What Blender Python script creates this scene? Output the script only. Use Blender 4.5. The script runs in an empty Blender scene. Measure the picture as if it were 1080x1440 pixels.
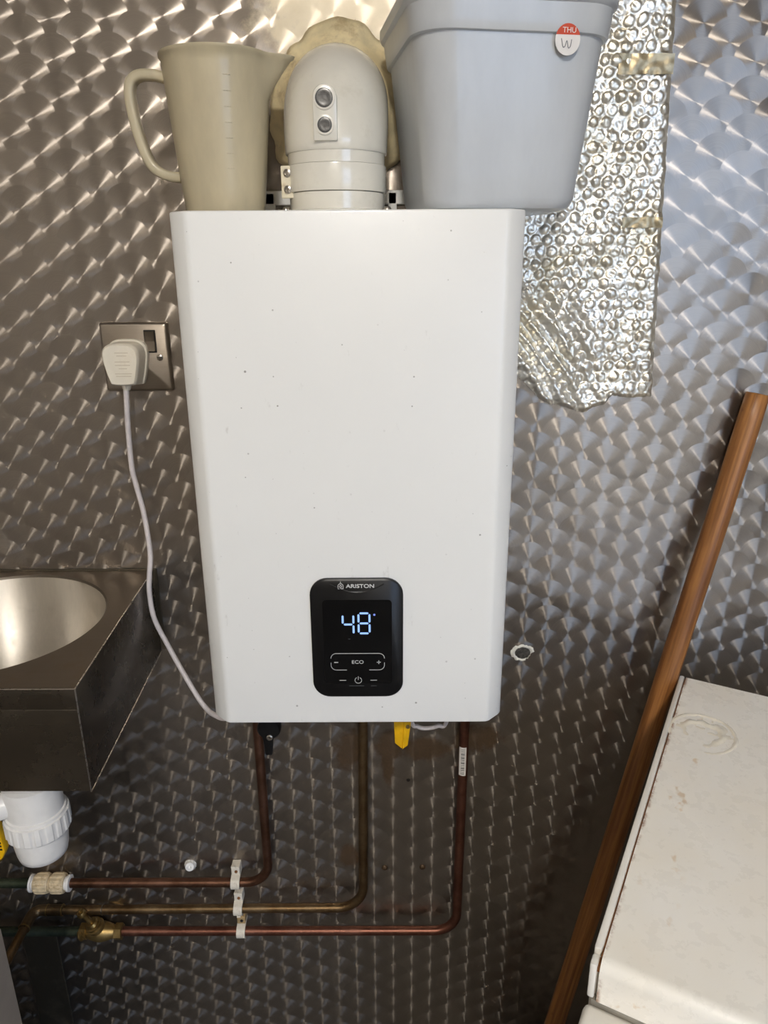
import bpy, bmesh, math, random
from mathutils import Vector, Matrix, noise as mnoise

random.seed(7)
S = bpy.context.scene
COL = S.collection

# ------------------------------------------------------------------ camera
cam_d = bpy.data.cameras.new('camera')
cam_d.sensor_fit = 'AUTO'
cam_d.sensor_width = 36.0
cam_d.lens = 26.0
cam_d.clip_start = 0.01
cam = bpy.data.objects.new('camera', cam_d)
COL.objects.link(cam)
cx_, cy_, cz_ = ((0.99998, 0.001163, -0.006369), (-0.005648, -0.324124, -0.945998), (-0.003164, 0.946014, -0.324111))
rot = Matrix(((cx_[0], -cy_[0], -cz_[0]), (cx_[1], -cy_[1], -cz_[1]), (cx_[2], -cy_[2], -cz_[2])))
cam.matrix_world = Matrix.Translation((0.0, -0.93, 1.42)) @ rot.to_4x4()
S.camera = cam

# ------------------------------------------------------------------ sky, sun, exposure
w = bpy.data.worlds.new('sky')
S.world = w
w.use_nodes = True
bg = w.node_tree.nodes['Background']
bg.inputs['Color'].default_value = (0.50, 0.68, 1.0, 1)
bg.inputs['Strength'].default_value = 4.2
sun_d = bpy.data.lights.new('sun', 'SUN')
sun_d.energy = 2.2
sun_d.angle = math.radians(1.5)
sun_d.color = (1.0, 0.93, 0.82)
sun = bpy.data.objects.new('sun', sun_d)
sun.rotation_euler = Vector((-0.25, -0.45, -0.85)).to_track_quat('-Z', 'Y').to_euler()
COL.objects.link(sun)
por_d = bpy.data.lights.new('doorway_portal', 'AREA')          # sampling aid for the sky seen through the doorway
por_d.shape = 'RECTANGLE'
por_d.size, por_d.size_y = 1.15, 2.20
por_d.cycles.is_portal = True
por = bpy.data.objects.new('doorway_portal', por_d)
por.location = (1.375, -2.9, 1.10)
por.rotation_euler = Vector((0, 1, 0)).to_track_quat('-Z', 'Z').to_euler()
COL.objects.link(por)
LAMP_STRENGTH = 290.0
S.view_settings.view_transform = 'Standard'
S.view_settings.look = 'None'
S.view_settings.exposure = 0.42
S.view_settings.gamma = 1.0
S.view_settings.use_curve_mapping = False


# ------------------------------------------------------------------ helpers
def lin(r, g, b):
    f = lambda c: (c / 255 / 12.92) if c / 255 <= 0.04045 else ((c / 255 + 0.055) / 1.055) ** 2.4
    return (f(r), f(g), f(b), 1.0)


class NT:
    """small node-graph builder"""
    def __init__(self, name):
        self.m = bpy.data.materials.new(name)
        self.m.use_nodes = True
        self.t = self.m.node_tree
        self.t.nodes.clear()
        self.out = self.t.nodes.new('ShaderNodeOutputMaterial')

    def n(self, typ, **kw):
        nd = self.t.nodes.new(typ)
        for k, v in kw.items():
            setattr(nd, k, v)
        return nd

    def put(self, sock, v):
        if hasattr(v, 'is_output'):
            self.t.links.new(v, sock)
        else:
            sock.default_value = v

    def math(self, op, a, b=None, c=None, clamp=False):
        nd = self.n('ShaderNodeMath', operation=op, use_clamp=clamp)
        self.put(nd.inputs[0], a)
        if b is not None: self.put(nd.inputs[1], b)
        if c is not None: self.put(nd.inputs[2], c)
        return nd.outputs[0]

    def mixf(self, f, a, b):
        nd = self.n('ShaderNodeMix', data_type='FLOAT')
        self.put(nd.inputs[0], f); self.put(nd.inputs[2], a); self.put(nd.inputs[3], b)
        return nd.outputs[0]

    def mixc(self, f, a, b, mode='MIX'):
        nd = self.n('ShaderNodeMix', data_type='RGBA', blend_type=mode)
        self.put(nd.inputs[0], f); self.put(nd.inputs[6], a); self.put(nd.inputs[7], b)
        return nd.outputs[2]

    def ramp(self, f, a, b):
        """smoothstep from a to b -> 0..1"""
        nd = self.n('ShaderNodeMapRange', interpolation_type='SMOOTHSTEP')
        self.put(nd.inputs[0], f)
        nd.inputs[1].default_value = a; nd.inputs[2].default_value = b
        return nd.outputs[0]

    def obj(self):
        return self.n('ShaderNodeTexCoord').outputs['Object']

    def xyz(self, v):
        nd = self.n('ShaderNodeSeparateXYZ'); self.put(nd.inputs[0], v)
        return nd.outputs

    def comb(self, x, y, z):
        nd = self.n('ShaderNodeCombineXYZ')
        self.put(nd.inputs[0], x); self.put(nd.inputs[1], y); self.put(nd.inputs[2], z)
        return nd.outputs[0]

    def scalev(self, v, s):
        nd = self.n('ShaderNodeVectorMath', operation='MULTIPLY')
        self.put(nd.inputs[0], v); nd.inputs[1].default_value = s
        return nd.outputs[0]

    def noise(self, v, scale, detail=2.0, rough=0.5):
        nd = self.n('ShaderNodeTexNoise')
        self.put(nd.inputs['Vector'], v)
        nd.inputs['Scale'].default_value = scale
        nd.inputs['Detail'].default_value = detail
        nd.inputs['Roughness'].default_value = rough
        return nd.outputs[0]

    def bump(self, h, strength=0.3, dist=0.001):
        nd = self.n('ShaderNodeBump')
        nd.inputs['Strength'].default_value = strength
        nd.inputs['Distance'].default_value = dist
        self.put(nd.inputs['Height'], h)
        return nd.outputs[0]

    def bsdf(self, **kw):
        nd = self.n('ShaderNodeBsdfPrincipled')
        for k, v in kw.items():
            self.put(nd.inputs[k.replace('_', ' ')], v)
        return nd

    def done(self, sh):
        self.t.links.new(sh, self.out.inputs[0])
        return self.m


def simple(name, col, rough=0.5, metal=0.0, var=0.12, vs=40.0, spec=0.5, dirt=None, dirt_amt=0.5, ds=25.0, coat=0.0, bumpy=0.0):
    g = NT(name)
    v = g.obj()
    n1 = g.noise(v, vs, 4.0, 0.6)
    dark = tuple(c * (1 - var) for c in col[:3]) + (1,)
    lite = tuple(min(1, c * (1 + var)) for c in col[:3]) + (1,)
    c = g.mixc(g.ramp(n1, 0.35, 0.65), dark, lite)
    if dirt:
        n2 = g.ramp(g.noise(v, ds, 5.0, 0.7), 0.52, 0.72)
        c = g.mixc(g.math('MULTIPLY', n2, dirt_amt), c, dirt)
    b = g.bsdf(Base_Color=c, Roughness=g.mixf(n1, rough * 0.85, min(1, rough * 1.15)), Metallic=metal, Coat_Weight=coat)
    b.inputs['Specular IOR Level'].default_value = spec
    if bumpy:
        g.put(b.inputs['Normal'], g.bump(n1, bumpy, 0.0006))
    return g.done(b.outputs[0])


# ---- mesh helpers
def obj(name, bm, mat, parent=None, smooth=False, loc=None, angle=40, rn=True):
    if rn:
        bmesh.ops.recalc_face_normals(bm, faces=bm.faces)
    me = bpy.data.meshes.new(name)
    bm.to_mesh(me); bm.free()
    me.materials.append(mat)
    if smooth:
        for p in me.polygons: p.use_smooth = True
        try: me.set_sharp_from_angle(angle=math.radians(angle))
        except Exception: pass
    o = bpy.data.objects.new(name, me)
    COL.objects.link(o)
    if parent is not None: o.parent = parent
    if loc is not None: o.location = loc
    return o


def thing(name, label, cat, loc=(0, 0, 0), rotz=0.0, group=None):
    o = bpy.data.objects.new(name, None)
    o.empty_display_size = 0.05
    COL.objects.link(o)
    o.location = loc
    o.rotation_euler = (0, 0, rotz)
    o['label'] = label; o['category'] = cat
    if group: o['group'] = group
    return o


def struct(name, bm, mat, parent=None, **kw):
    o = obj(name, bm, mat, parent, **kw)
    if parent is None: o['kind'] = 'structure'
    return o


def box(bm, x0, x1, y0, y1, z0, z1, bev=0.0, seg=2):
    r = bmesh.ops.create_cube(bm, size=1.0)
    vs = r['verts']
    for v in vs:
        v.co = Vector(((x0 + x1) / 2 + v.co.x * (x1 - x0), (y0 + y1) / 2 + v.co.y * (y1 - y0), (z0 + z1) / 2 + v.co.z * (z1 - z0)))
    if bev > 0:
        es = list({e for v in vs for e in v.link_edges})
        bmesh.ops.bevel(bm, geom=es, offset=bev, segments=seg, profile=0.5, affect='EDGES')
    return bm


def prism(bm, pts, a0, a1, axis='y', bev=0.0, seg=2):
    """extrude the polygon pts along an axis.  y: pts=(x,z); z: pts=(x,y); x: pts=(y,z)"""
    def P(p, a):
        return {'y': (p[0], a, p[1]), 'z': (p[0], p[1], a), 'x': (a, p[0], p[1])}[axis]
    A = [bm.verts.new(P(p, a0)) for p in pts]
    B = [bm.verts.new(P(p, a1)) for p in pts]
    n = len(pts)
    bm.faces.new(A); bm.faces.new(B[::-1])
    for i in range(n):
        bm.faces.new((A[i], B[i], B[(i + 1) % n], A[(i + 1) % n]))
    if bev > 0:
        bmesh.ops.recalc_face_normals(bm, faces=bm.faces)
        es = [e for e in {e for v in A + B for e in v.link_edges} if len(e.link_faces) == 2 and e.calc_face_angle(0) > 0.35]
        bmesh.ops.bevel(bm, geom=es, offset=bev, segments=seg, profile=0.5, affect='EDGES')
    return bm


def basis(d):
    d = Vector(d).normalized()
    up = Vector((0, 0, 1)) if abs(d.z) < 0.9 else Vector((1, 0, 0))
    a = d.cross(up).normalized()
    return d, a, a.cross(d).normalized()


def lathe(bm, prof, origin=(0, 0, 0), axis=(0, 0, 1), n=32, ribs=None, closed_ends=True):
    """prof: list of (radius, height along axis).  ribs: (count, depth, set of profile indices)"""
    d, a, b = basis(axis)
    o = Vector(origin)
    rings = []
    for k, (r, h) in enumerate(prof):
        ring = []
        for i in range(n):
            t = 2 * math.pi * i / n
            rr = r
            if ribs and k in ribs[2]:
                rr = r - ribs[1] * (0.5 + 0.5 * (1 if math.sin(t * ribs[0]) > 0 else -1))
            ring.append(bm.verts.new(o + d * h + a * (rr * math.cos(t)) + b * (rr * math.sin(t))))
        rings.append(ring)
    for k in range(len(rings) - 1):
        for i in range(n):
            bm.faces.new((rings[k][i], rings[k][(i + 1) % n], rings[k + 1][(i + 1) % n], rings[k + 1][i]))
    if closed_ends:
        if prof[0][0] > 1e-6: bm.faces.new(rings[0][::-1])
        if prof[-1][0] > 1e-6: bm.faces.new(rings[-1])
    return bm


def tube(bm, pts, r, n=12, caps=True):
    pts = [Vector(p) for p in pts]
    rs = r if isinstance(r, (list, tuple)) else [r] * len(pts)
    tang = []
    for i in range(len(pts)):
        a = pts[max(0, i - 1)]; b = pts[min(len(pts) - 1, i + 1)]
        tang.append((b - a).normalized())
    up = Vector((0, 0, 1)) if abs(tang[0].z) < 0.9 else Vector((1, 0, 0))
    u = tang[0].cross(up).normalized()
    rings = []
    for p, t, rr in zip(pts, tang, rs):
        u = (u - t * u.dot(t)).normalized()
        v = t.cross(u)
        rings.append([bm.verts.new(p + u * (rr * math.cos(2 * math.pi * i / n)) + v * (rr * math.sin(2 * math.pi * i / n))) for i in range(n)])
    for k in range(len(rings) - 1):
        for i in range(n):
            bm.faces.new((rings[k][i], rings[k][(i + 1) % n], rings[k + 1][(i + 1) % n], rings[k + 1][i]))
    if caps:
        bm.faces.new(rings[0][::-1]); bm.faces.new(rings[-1])
    return bm


def spline(pts, n=10):
    """Catmull-Rom through pts"""
    P = [Vector(p) for p in pts]
    P = [P[0] * 2 - P[1]] + P + [P[-1] * 2 - P[-2]]
    out = []
    for i in range(1, len(P) - 2):
        for k in range(n):
            t = k / n
            a, b, c, d = P[i - 1], P[i], P[i + 1], P[i + 2]
            out.append(0.5 * ((2 * b) + (c - a) * t + (2 * a - 5 * b + 4 * c - d) * t * t + (3 * b - a - 3 * c + d) * t ** 3))
    out.append(P[-2])
    return out


def bend_path(pts, rad, n=8):
    """polyline with rounded corners"""
    P = [Vector(p) for p in pts]
    out = [P[0]]
    for i in range(1, len(P) - 1):
        a = (P[i - 1] - P[i]).normalized(); b = (P[i + 1] - P[i]).normalized()
        ang = a.angle(b)
        t = rad / math.tan(ang / 2)
        c = P[i] + (a + b).normalized() * (rad / math.sin(ang / 2))
        s = P[i] + a * t - c; e = P[i] + b * t - c
        tot = s.angle(e)
        ax = s.cross(e).normalized()
        for k in range(n + 1):
            out.append(c + Matrix.Rotation(tot * k / n, 3, ax) @ s)
    out.append(P[-1])
    return out


def rrect(hx, hy, r, n=6, cx=0.0, cy=0.0):
    o = []
    for sx, sy, a0 in ((1, 1, 0), (-1, 1, 90), (-1, -1, 180), (1, -1, 270)):
        for i in range(n + 1):
            a = math.radians(a0 + 90 * i / n)
            o.append((cx + sx * (hx - r) + r * math.cos(a), cy + sy * (hy - r) + r * math.sin(a)))
    return o


def loft(bm, sections, cap0=True, cap1=True, close=False):
    rings = [[bm.verts.new(p) for p in s] for s in sections]
    n = len(rings[0])
    K = len(rings)
    for k in range(K if close else K - 1):
        A = rings[k]; B = rings[(k + 1) % K]
        for i in range(n):
            bm.faces.new((A[i], A[(i + 1) % n], B[(i + 1) % n], B[i]))
    if cap0 and not close: bm.faces.new(rings[0][::-1])
    if cap1 and not close: bm.faces.new(rings[-1])
    return bm


def text(name, s, size, mat, parent, origin, xs=1.0, extr=0.0002, center=True, rotz=0.0, bold=0.0):
    """flat lettering standing in the xz plane, facing -y"""
    cu = bpy.data.curves.new(name, 'FONT')
    cu.body = s
    cu.size = size
    cu.extrude = extr
    cu.offset = bold
    cu.align_x = 'CENTER' if center else 'LEFT'
    cu.align_y = 'CENTER'
    tmp = bpy.data.objects.new(name, cu)
    COL.objects.link(tmp)
    bpy.context.view_layer.update()
    me = bpy.data.meshes.new_from_object(tmp.evaluated_get(bpy.context.evaluated_depsgraph_get()))
    bpy.data.objects.remove(tmp)
    me.name = name
    M = Matrix.Translation(origin) @ Matrix.Rotation(rotz, 4, 'Z') @ Matrix.Rotation(math.pi / 2, 4, 'X') @ Matrix.Diagonal((xs, 1, 1, 1))
    me.transform(M)
    me.materials.clear(); me.materials.append(mat)
    o = bpy.data.objects.new(name, me)
    COL.objects.link(o)
    o.parent = parent
    return o


# ------------------------------------------------------------------ materials
def swirl_steel():
    """engine-turned stainless sheet: overlapping discs of circular brushing, hexagonal lattice"""
    g = NT('engine_turned_steel')
    x0, z0, cx, cz, R = -0.23914, 1.63185, 0.03085, 0.03785, 0.0252
    v = g.obj()
    x, _, z = g.xyz(v)[:3]
    z = g.math('SUBTRACT', z, g.math('MULTIPLY', g.math('SUBTRACT', x, x0), 0.0143))
    u = g.math('DIVIDE', g.math('SUBTRACT', x, x0), cx)
    wz = g.math('SUBTRACT', z, z0)

    def cand(off):
        i = g.math('ADD', g.math('MULTIPLY', g.math('ROUND', g.math('MULTIPLY', g.math('SUBTRACT', u, float(off)), 0.5)), 2.0), float(off))
        dx = g.math('MULTIPLY', g.math('SUBTRACT', u, i), cx)
        w_ = g.math('SUBTRACT', wz, 0.5 * cz * off)
        s = g.math('SQRT', g.math('MAXIMUM', g.math('SUBTRACT', R * R, g.math('MULTIPLY', dx, dx)), 0.0))
        k = g.math('CEIL', g.math('DIVIDE', g.math('SUBTRACT', w_, s), cz))
        dz = g.math('SUBTRACT', w_, g.math('MULTIPLY', k, cz))
        valid = g.math('GREATER_THAN', dz, g.math('MULTIPLY', s, -1.0))
        c = g.math('MULTIPLY', g.math('ADD', k, 0.5 * off), cz)
        return dx, dz, valid, c, g.math('ADD', g.math('MULTIPLY', i, 7.13), g.math('MULTIPLY', k, 3.71))
    a = cand(0); b = cand(1)
    useA = g.math('MULTIPLY', a[2], g.math('MAXIMUM', g.math('LESS_THAN', a[3], b[3]), g.math('SUBTRACT', 1.0, b[2])))
    dx = g.mixf(useA, b[0], a[0]); dz = g.mixf(useA, b[1], a[1]); did = g.mixf(useA, b[4], a[4])
    wn = g.n('ShaderNodeTexWhiteNoise', noise_dimensions='1D'); g.put(wn.inputs['W'], did)
    rnd = g.xyz(wn.outputs['Color'])
    rad = g.math('SQRT', g.math('ADD', g.math('MULTIPLY', dx, dx), g.math('MULTIPLY', dz, dz)))
    # wear: patches where the swirl is rubbed off
    worn = g.ramp(g.noise(v, 5.0, 3.0, 0.6), 0.56, 0.74)
    # fine rings cut by the brush
    ring = g.noise(g.comb(g.math('MULTIPLY', rad, 4200.0), did, 0.0), 1.0, 2.0, 0.7)
    scr = g.noise(g.scalev(v, (1.0, 1.0, 1.0)), 260.0, 3.0, 0.7)
    # tangent: radial direction of each disc (the lobe spreads along it)
    inv = g.math('DIVIDE', 1.0, g.math('MAXIMUM', rad, 0.0004))
    tan = g.comb(g.math('MULTIPLY', dx, inv), 0.0, g.math('MULTIPLY', dz, inv))
    # small tilt of each disc
    tilt = g.comb(g.math('MULTIPLY', g.math('SUBTRACT', rnd[0], 0.5), 0.05), -1.0, g.math('MULTIPLY', g.math('SUBTRACT', rnd[1], 0.5), 0.05))
    nm = g.n('ShaderNodeVectorMath', operation='NORMALIZE'); g.put(nm.inputs[0], tilt)
    geo = g.n('ShaderNodeNewGeometry')
    col = g.mixc(ring, lin(140, 131, 121), lin(182, 174, 165))
    col = g.mixc(g.math('MULTIPLY', rnd[2], 0.25), col, lin(130, 122, 112))
    # grime of its own: brown splashes below the heater, dull film low on the wall
    n1 = g.noise(v, 34.0, 5.0, 0.65)
    n2 = g.noise(g.scalev(v, (30.0, 1.0, 3.0)), 1.0, 4.0, 0.6)
    def blob(px, pz, rx, rz):
        ex = g.math('DIVIDE', g.math('SUBTRACT', x, px), rx); ez = g.math('DIVIDE', g.math('SUBTRACT', z, pz), rz)
        d = g.math('SQRT', g.math('ADD', g.math('MULTIPLY', ex, ex), g.math('MULTIPLY', ez, ez)))
        return g.ramp(g.math('ADD', d, g.math('MULTIPLY', g.math('SUBTRACT', n1, 0.5), 1.6)), 1.05, 0.55)
    st = blob(-0.055, 0.723, 0.030, 0.040)
    for p in ((0.005, 0.73, 0.030, 0.030), (0.055, 0.722, 0.045, 0.024), (0.13, 0.742, 0.045, 0.028), (-0.062, 0.525, 0.022, 0.026), (0.0, 0.70, 0.012, 0.05)):
        st = g.math('MAXIMUM', st, blob(*p))
    st = g.math('MULTIPLY', st, 0.9)
    streak = g.math('MULTIPLY', g.math('MULTIPLY', g.ramp(n2, 0.56, 0.75), g.ramp(z, 0.80, 0.70)), 0.30)
    # sealant residue round the flue
    res = blob(-0.052, 1.665, 0.095, 0.085)
    res = g.math('MULTIPLY', res, 0.75)
    spot = g.ramp(g.noise(v, 150.0, 3.0, 0.6), 0.68, 0.76)
    dull = g.math('MAXIMUM', g.math('MULTIPLY', worn, 0.45), streak)
    rough = g.math('ADD', g.mixf(ring, 0.31, 0.38), g.math('MULTIPLY', dull, 0.12))
    aniso = g.math('SUBTRACT', 1.0, g.math('MULTIPLY', dull, 0.35))
    wide = g.bsdf(Base_Color=col, Metallic=1.0, Roughness=rough, Anisotropic=aniso, Tangent=tan, Normal=nm.outputs[0])
    sharp = g.bsdf(Base_Color=col, Metallic=1.0, Roughness=g.mixf(ring, 0.20, 0.25), Anisotropic=1.0, Tangent=tan, Normal=nm.outputs[0])
    fine = g.n('ShaderNodeMixShader'); fine.inputs[0].default_value = 0.5
    g.t.links.new(wide.outputs[0], fine.inputs[1]); g.t.links.new(sharp.outputs[0], fine.inputs[2])
    broad = g.bsdf(Base_Color=col, Metallic=1.0, Roughness=0.58, Normal=nm.outputs[0])
    metal = g.n('ShaderNodeMixShader')
    g.put(metal.inputs[0], g.math('ADD', 0.26, g.math('MULTIPLY', dull, 0.4)))
    g.t.links.new(fine.outputs[0], metal.inputs[1]); g.t.links.new(broad.outputs[0], metal.inputs[2])
    grime = g.bsdf(Base_Color=g.mixc(scr, lin(50, 36, 24), lin(92, 72, 50)), Roughness=0.55)
    seal = g.bsdf(Base_Color=g.mixc(spot, g.mixc(n1, lin(196, 182, 150), lin(225, 214, 190)), lin(70, 56, 40)), Roughness=0.42, Metallic=0.2)
    mx = g.n('ShaderNodeMixShader'); g.put(mx.inputs[0], res)
    g.t.links.new(metal.outputs[0], mx.inputs[1]); g.t.links.new(seal.outputs[0], mx.inputs[2])
    m2 = g.n('ShaderNodeMixShader'); g.put(m2.inputs[0], g.math('MAXIMUM', st, g.math('MULTIPLY', spot, 0.25)))
    g.t.links.new(mx.outputs[0], m2.inputs[1]); g.t.links.new(grime.outputs[0], m2.inputs[2])
    return g.done(m2.outputs[0])


def brushed_steel(name, col, rough=0.3, axis=(4, 400, 400), metal=1.0, stain=0.3, ring=False, streak=0.82):
    g = NT(name)
    v = g.obj()
    st = g.noise(g.scalev(v, axis), 1.0, 3.0, 0.6)
    bl = g.ramp(g.noise(v, 22.0, 5.0, 0.65), 0.5, 0.75)
    dk = tuple(c * streak for c in col[:3]) + (1,)
    c = g.mixc(st, dk, col)
    c = g.mixc(g.math('MULTIPLY', bl, stain), c, lin(150, 132, 108))
    k = (1 - streak) * 1.1
    r = g.math('ADD', g.mixf(st, rough * (1 - k), rough * (1 + k)), g.math('MULTIPLY', bl, 0.12))
    b = g.bsdf(Base_Color=c, Metallic=metal, Roughness=r)
    if ring:                                            # spun sheet: brushed round the bowl's axis
        tn = g.n('ShaderNodeTangent', direction_type='RADIAL', axis='Z')
        b.inputs['Anisotropic'].default_value = 0.85
        b.inputs['Anisotropic Rotation'].default_value = 0.25
        g.put(b.inputs['Tangent'], tn.outputs[0])
    return g.done(b.outputs[0])


def white_enamel(name, col, specks=True, rust_x=None):
    g = NT(name)
    v = g.obj()
    n = g.noise(v, 7.0, 4.0, 0.6)
    c = g.mixc(n, tuple(k * 0.95 for k in col[:3]) + (1,), col)
    if specks:
        q = g.xyz(v); vo = g.n('ShaderNodeTexVoronoi', voronoi_dimensions='2D'); g.put(vo.inputs['Vector'], g.comb(q[0], q[2], 0.0)); vo.inputs['Scale'].default_value = 30.0
        wn = g.xyz(vo.outputs['Color'])
        near = g.math('LESS_THAN', vo.outputs['Distance'], g.math('MULTIPLY', g.math('POWER', wn[0], 2.5), 0.036))
        c = g.mixc(g.math('MULTIPLY', near, g.math('MULTIPLY', wn[1], 0.7)), c, lin(90, 80, 66))
        sm = g.ramp(g.noise(g.scalev(v, (60, 60, 26)), 1.0, 4.0, 0.7), 0.66, 0.76)
        c = g.mixc(g.math('MULTIPLY', sm, 0.22), c, lin(150, 144, 132))
    b = g.bsdf(Base_Color=c, Roughness=g.mixf(n, 0.28, 0.36), Coat_Weight=0.15)
    return g.done(b.outputs[0])


def fridge_enamel():
    g = NT('stained_cream_enamel')
    v = g.obj()
    x, y, z = g.xyz(v)[:3]
    n = g.noise(v, 5.0, 4.0, 0.6)
    c = g.mixc(g.ramp(n, 0.25, 0.85), lin(253, 251, 245), lin(248, 241, 226))
    n2 = g.noise(v, 60.0, 4.0, 0.7)
    # yellow drips in a narrow band beside the left edge
    band = g.math('MULTIPLY', g.ramp(x, 0.060, 0.040), g.ramp(x, 0.014, 0.03))
    band = g.math('MULTIPLY', band, g.ramp(g.noise(g.scalev(v, (1.0, 0.7, 1.0)), 42.0, 3.0, 0.6), 0.60, 0.68))
    c = g.mixc(g.math('MULTIPLY', band, 0.5), c, lin(196, 160, 104))
    # rust in the seam along the left edge
    rust = g.math('MULTIPLY', g.ramp(x, 0.0125, 0.0085), g.ramp(g.noise(v, 45.0, 4.0, 0.7), 0.42, 0.62))
    c = g.mixc(g.math('MULTIPLY', rust, 0.85), c, lin(142, 92, 48))
    sp = g.ramp(g.noise(v, 110.0, 2.0, 0.5), 0.79, 0.81)
    c = g.mixc(sp, c, lin(96, 76, 56))
    return g.done(g.bsdf(Base_Color=c, Roughness=g.mixf(n2, 0.22, 0.34), Coat_Weight=0.2).outputs[0])


def plastic_translucent(name, col, trans, rough=0.35, mott=0.12, spec=0.5):
    g = NT(name)
    v = g.obj()
    n = g.noise(g.scalev(v, (1, 1, 0.35)), 30.0, 4.0, 0.6)
    c = g.mixc(g.ramp(n, 0.3, 0.7), tuple(k * (1 - mott) for k in col[:3]) + (1,), col)
    b = g.bsdf(Base_Color=c, Roughness=rough, Coat_Weight=0.4, Coat_Roughness=0.12, Normal=g.bump(g.noise(v, 55.0, 2.0), 0.16, 0.001))
    b.inputs['Specular IOR Level'].default_value = spec
    t = g.n('ShaderNodeBsdfTranslucent'); g.put(t.inputs[0], c)
    mx = g.n('ShaderNodeMixShader'); mx.inputs[0].default_value = trans
    g.t.links.new(b.outputs[0], mx.inputs[1]); g.t.links.new(t.outputs[0], mx.inputs[2])
    return g.done(mx.outputs[0])


def copper(name, c1, c2, rough=0.36):
    g = NT(name)
    v = g.obj()
    n = g.ramp(g.noise(v, 14.0, 5.0, 0.7), 0.36, 0.64)
    f = g.noise(v, 180.0, 3.0, 0.6)
    c = g.mixc(g.math('MULTIPLY', f, 0.35), g.mixc(n, c1, c2), lin(40, 28, 20))
    return g.done(g.bsdf(Base_Color=c, Metallic=0.9, Roughness=g.mixf(n, rough, rough + 0.14)).outputs[0])


def wood():
    g = NT('worn_brown_wood')
    v = g.obj()
    gr = g.noise(g.scalev(v, (150, 150, 5)), 1.0, 5.0, 0.65)
    big = g.noise(g.scalev(v, (14, 14, 3.5)), 1.0, 3.0, 0.6)
    c = g.mixc(g.ramp(gr, 0.3, 0.7), lin(120, 74, 36), lin(178, 122, 66))
    c = g.mixc(g.math('MULTIPLY', g.ramp(big, 0.45, 0.68), 0.6), c, lin(88, 46, 18))
    kn = g.ramp(g.noise(v, 26.0, 2.0, 0.5), 0.68, 0.74)
    c = g.mixc(g.math('MULTIPLY', kn, 0.7), c, lin(60, 32, 16))
    return g.done(g.bsdf(Base_Color=c, Roughness=0.42, Normal=g.bump(gr, 0.25, 0.0006)).outputs[0])


def foil():
    g = NT('crinkled_silver_foil')
    v = g.obj()
    n = g.noise(v, 12.0, 4.0, 0.6)
    f = g.noise(v, 320.0, 3.0, 0.7)
    c = g.mixc(g.ramp(n, 0.4, 0.7), lin(240, 237, 228), lin(224, 215, 192))
    st = g.ramp(g.noise(v, 75.0, 3.0, 0.6), 0.715, 0.76)
    c = g.mixc(g.math('MULTIPLY', st, 0.6), c, lin(140, 98, 44))
    return g.done(g.bsdf(Base_Color=c, Metallic=0.93, Roughness=g.mixf(f, 0.30, 0.42), Normal=g.bump(f, 0.30, 0.0008)).outputs[0])


def glow(name, col, s):
    g = NT(name)
    e = g.n('ShaderNodeEmission'); e.inputs[0].default_value = col; e.inputs[1].default_value = s
    return g.done(e.outputs[0])


M_SWIRL = swirl_steel()
M_WALLS = simple('dull_wall_panel', lin(182, 176, 167), 0.6, 0.0, 0.15, 3.0)
M_CEIL = simple('ceiling_panel', lin(176, 170, 160), 0.6, 0.0, 0.06, 3.0)
M_FLOOR = simple('dark_vinyl_floor', lin(80, 73, 63), 0.6, 0.0, 0.2, 12.0, dirt=lin(48, 42, 34))
M_GROUND = simple('tan_yard_ground', lin(176, 158, 134), 0.9, 0.0, 0.2, 3.0)
M_ENAMEL = white_enamel('white_enamel', lin(244, 244, 241))
M_FLUE = simple('white_painted_flue', lin(228, 224, 212), 0.24, 0.0, 0.03, 14.0, dirt=lin(196, 188, 170), dirt_amt=0.3, ds=30, coat=0.5)
M_CREAM = simple('aged_cream_plastic', lin(232, 222, 196), 0.45, 0.0, 0.08, 60.0, dirt=lin(180, 150, 104), dirt_amt=0.5, ds=80)
M_WHITE = simple('white_plastic', lin(236, 234, 230), 0.32, 0.0, 0.03, 30.0)
M_PLUG = simple('off_white_plug_plastic', lin(232, 224, 206), 0.35, 0.0, 0.04, 30.0, dirt=lin(200, 180, 150), dirt_amt=0.3)
M_RUBBER = simple('perished_cream_rubber', lin(228, 212, 170), 0.5, 0.0, 0.12, 40.0, dirt=lin(150, 118, 72), dirt_amt=0.55, ds=28, bumpy=0.5)
M_BLACK = simple('black_plastic', lin(18, 18, 19), 0.35, 0.0, 0.1, 60.0, spec=0.35)
M_GLASS = simple('black_gloss_display', lin(10, 11, 13), 0.12, 0.0, 0.1, 40.0, spec=0.4)
M_PRINT = simple('pale_grey_print', lin(206, 206, 204), 0.5, 0.0, 0.02, 60.0)
M_DIM = simple('dim_grey_print', lin(88, 90, 92), 0.5, 0.0, 0.02, 60.0)
M_LED = glow('blue_white_led', (0.30, 0.50, 1.0, 1), 1.0)
M_LEDB = glow('blue_led_dot', (0.22, 0.30, 0.85, 1), 0.8)
M_SOCKET = brushed_steel('brushed_socket_plate', lin(168, 158, 146), 0.36, (6, 400, 500), stain=0.25)
M_SWITCH = brushed_steel('brushed_rocker', lin(112, 104, 94), 0.32, (500, 400, 6))
M_DARK = simple('dark_recess', lin(26, 23, 20), 0.6, 0.0, 0.1, 60.0)
M_SCREW = simple('bright_screw_steel', lin(176, 170, 162), 0.28, 1.0, 0.1, 200.0)
M_BASIN = brushed_steel('basin_top_steel', lin(150, 140, 128), 0.34, (4, 300, 300), stain=0.35)
M_BOWL = brushed_steel('basin_bowl_steel', lin(236, 230, 220), 0.50, (300, 300, 5), stain=0.15, ring=True)
M_APRON = brushed_steel('basin_apron_steel', lin(122, 116, 108), 0.27, (5, 5, 220), stain=0.0, streak=0.965)
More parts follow.
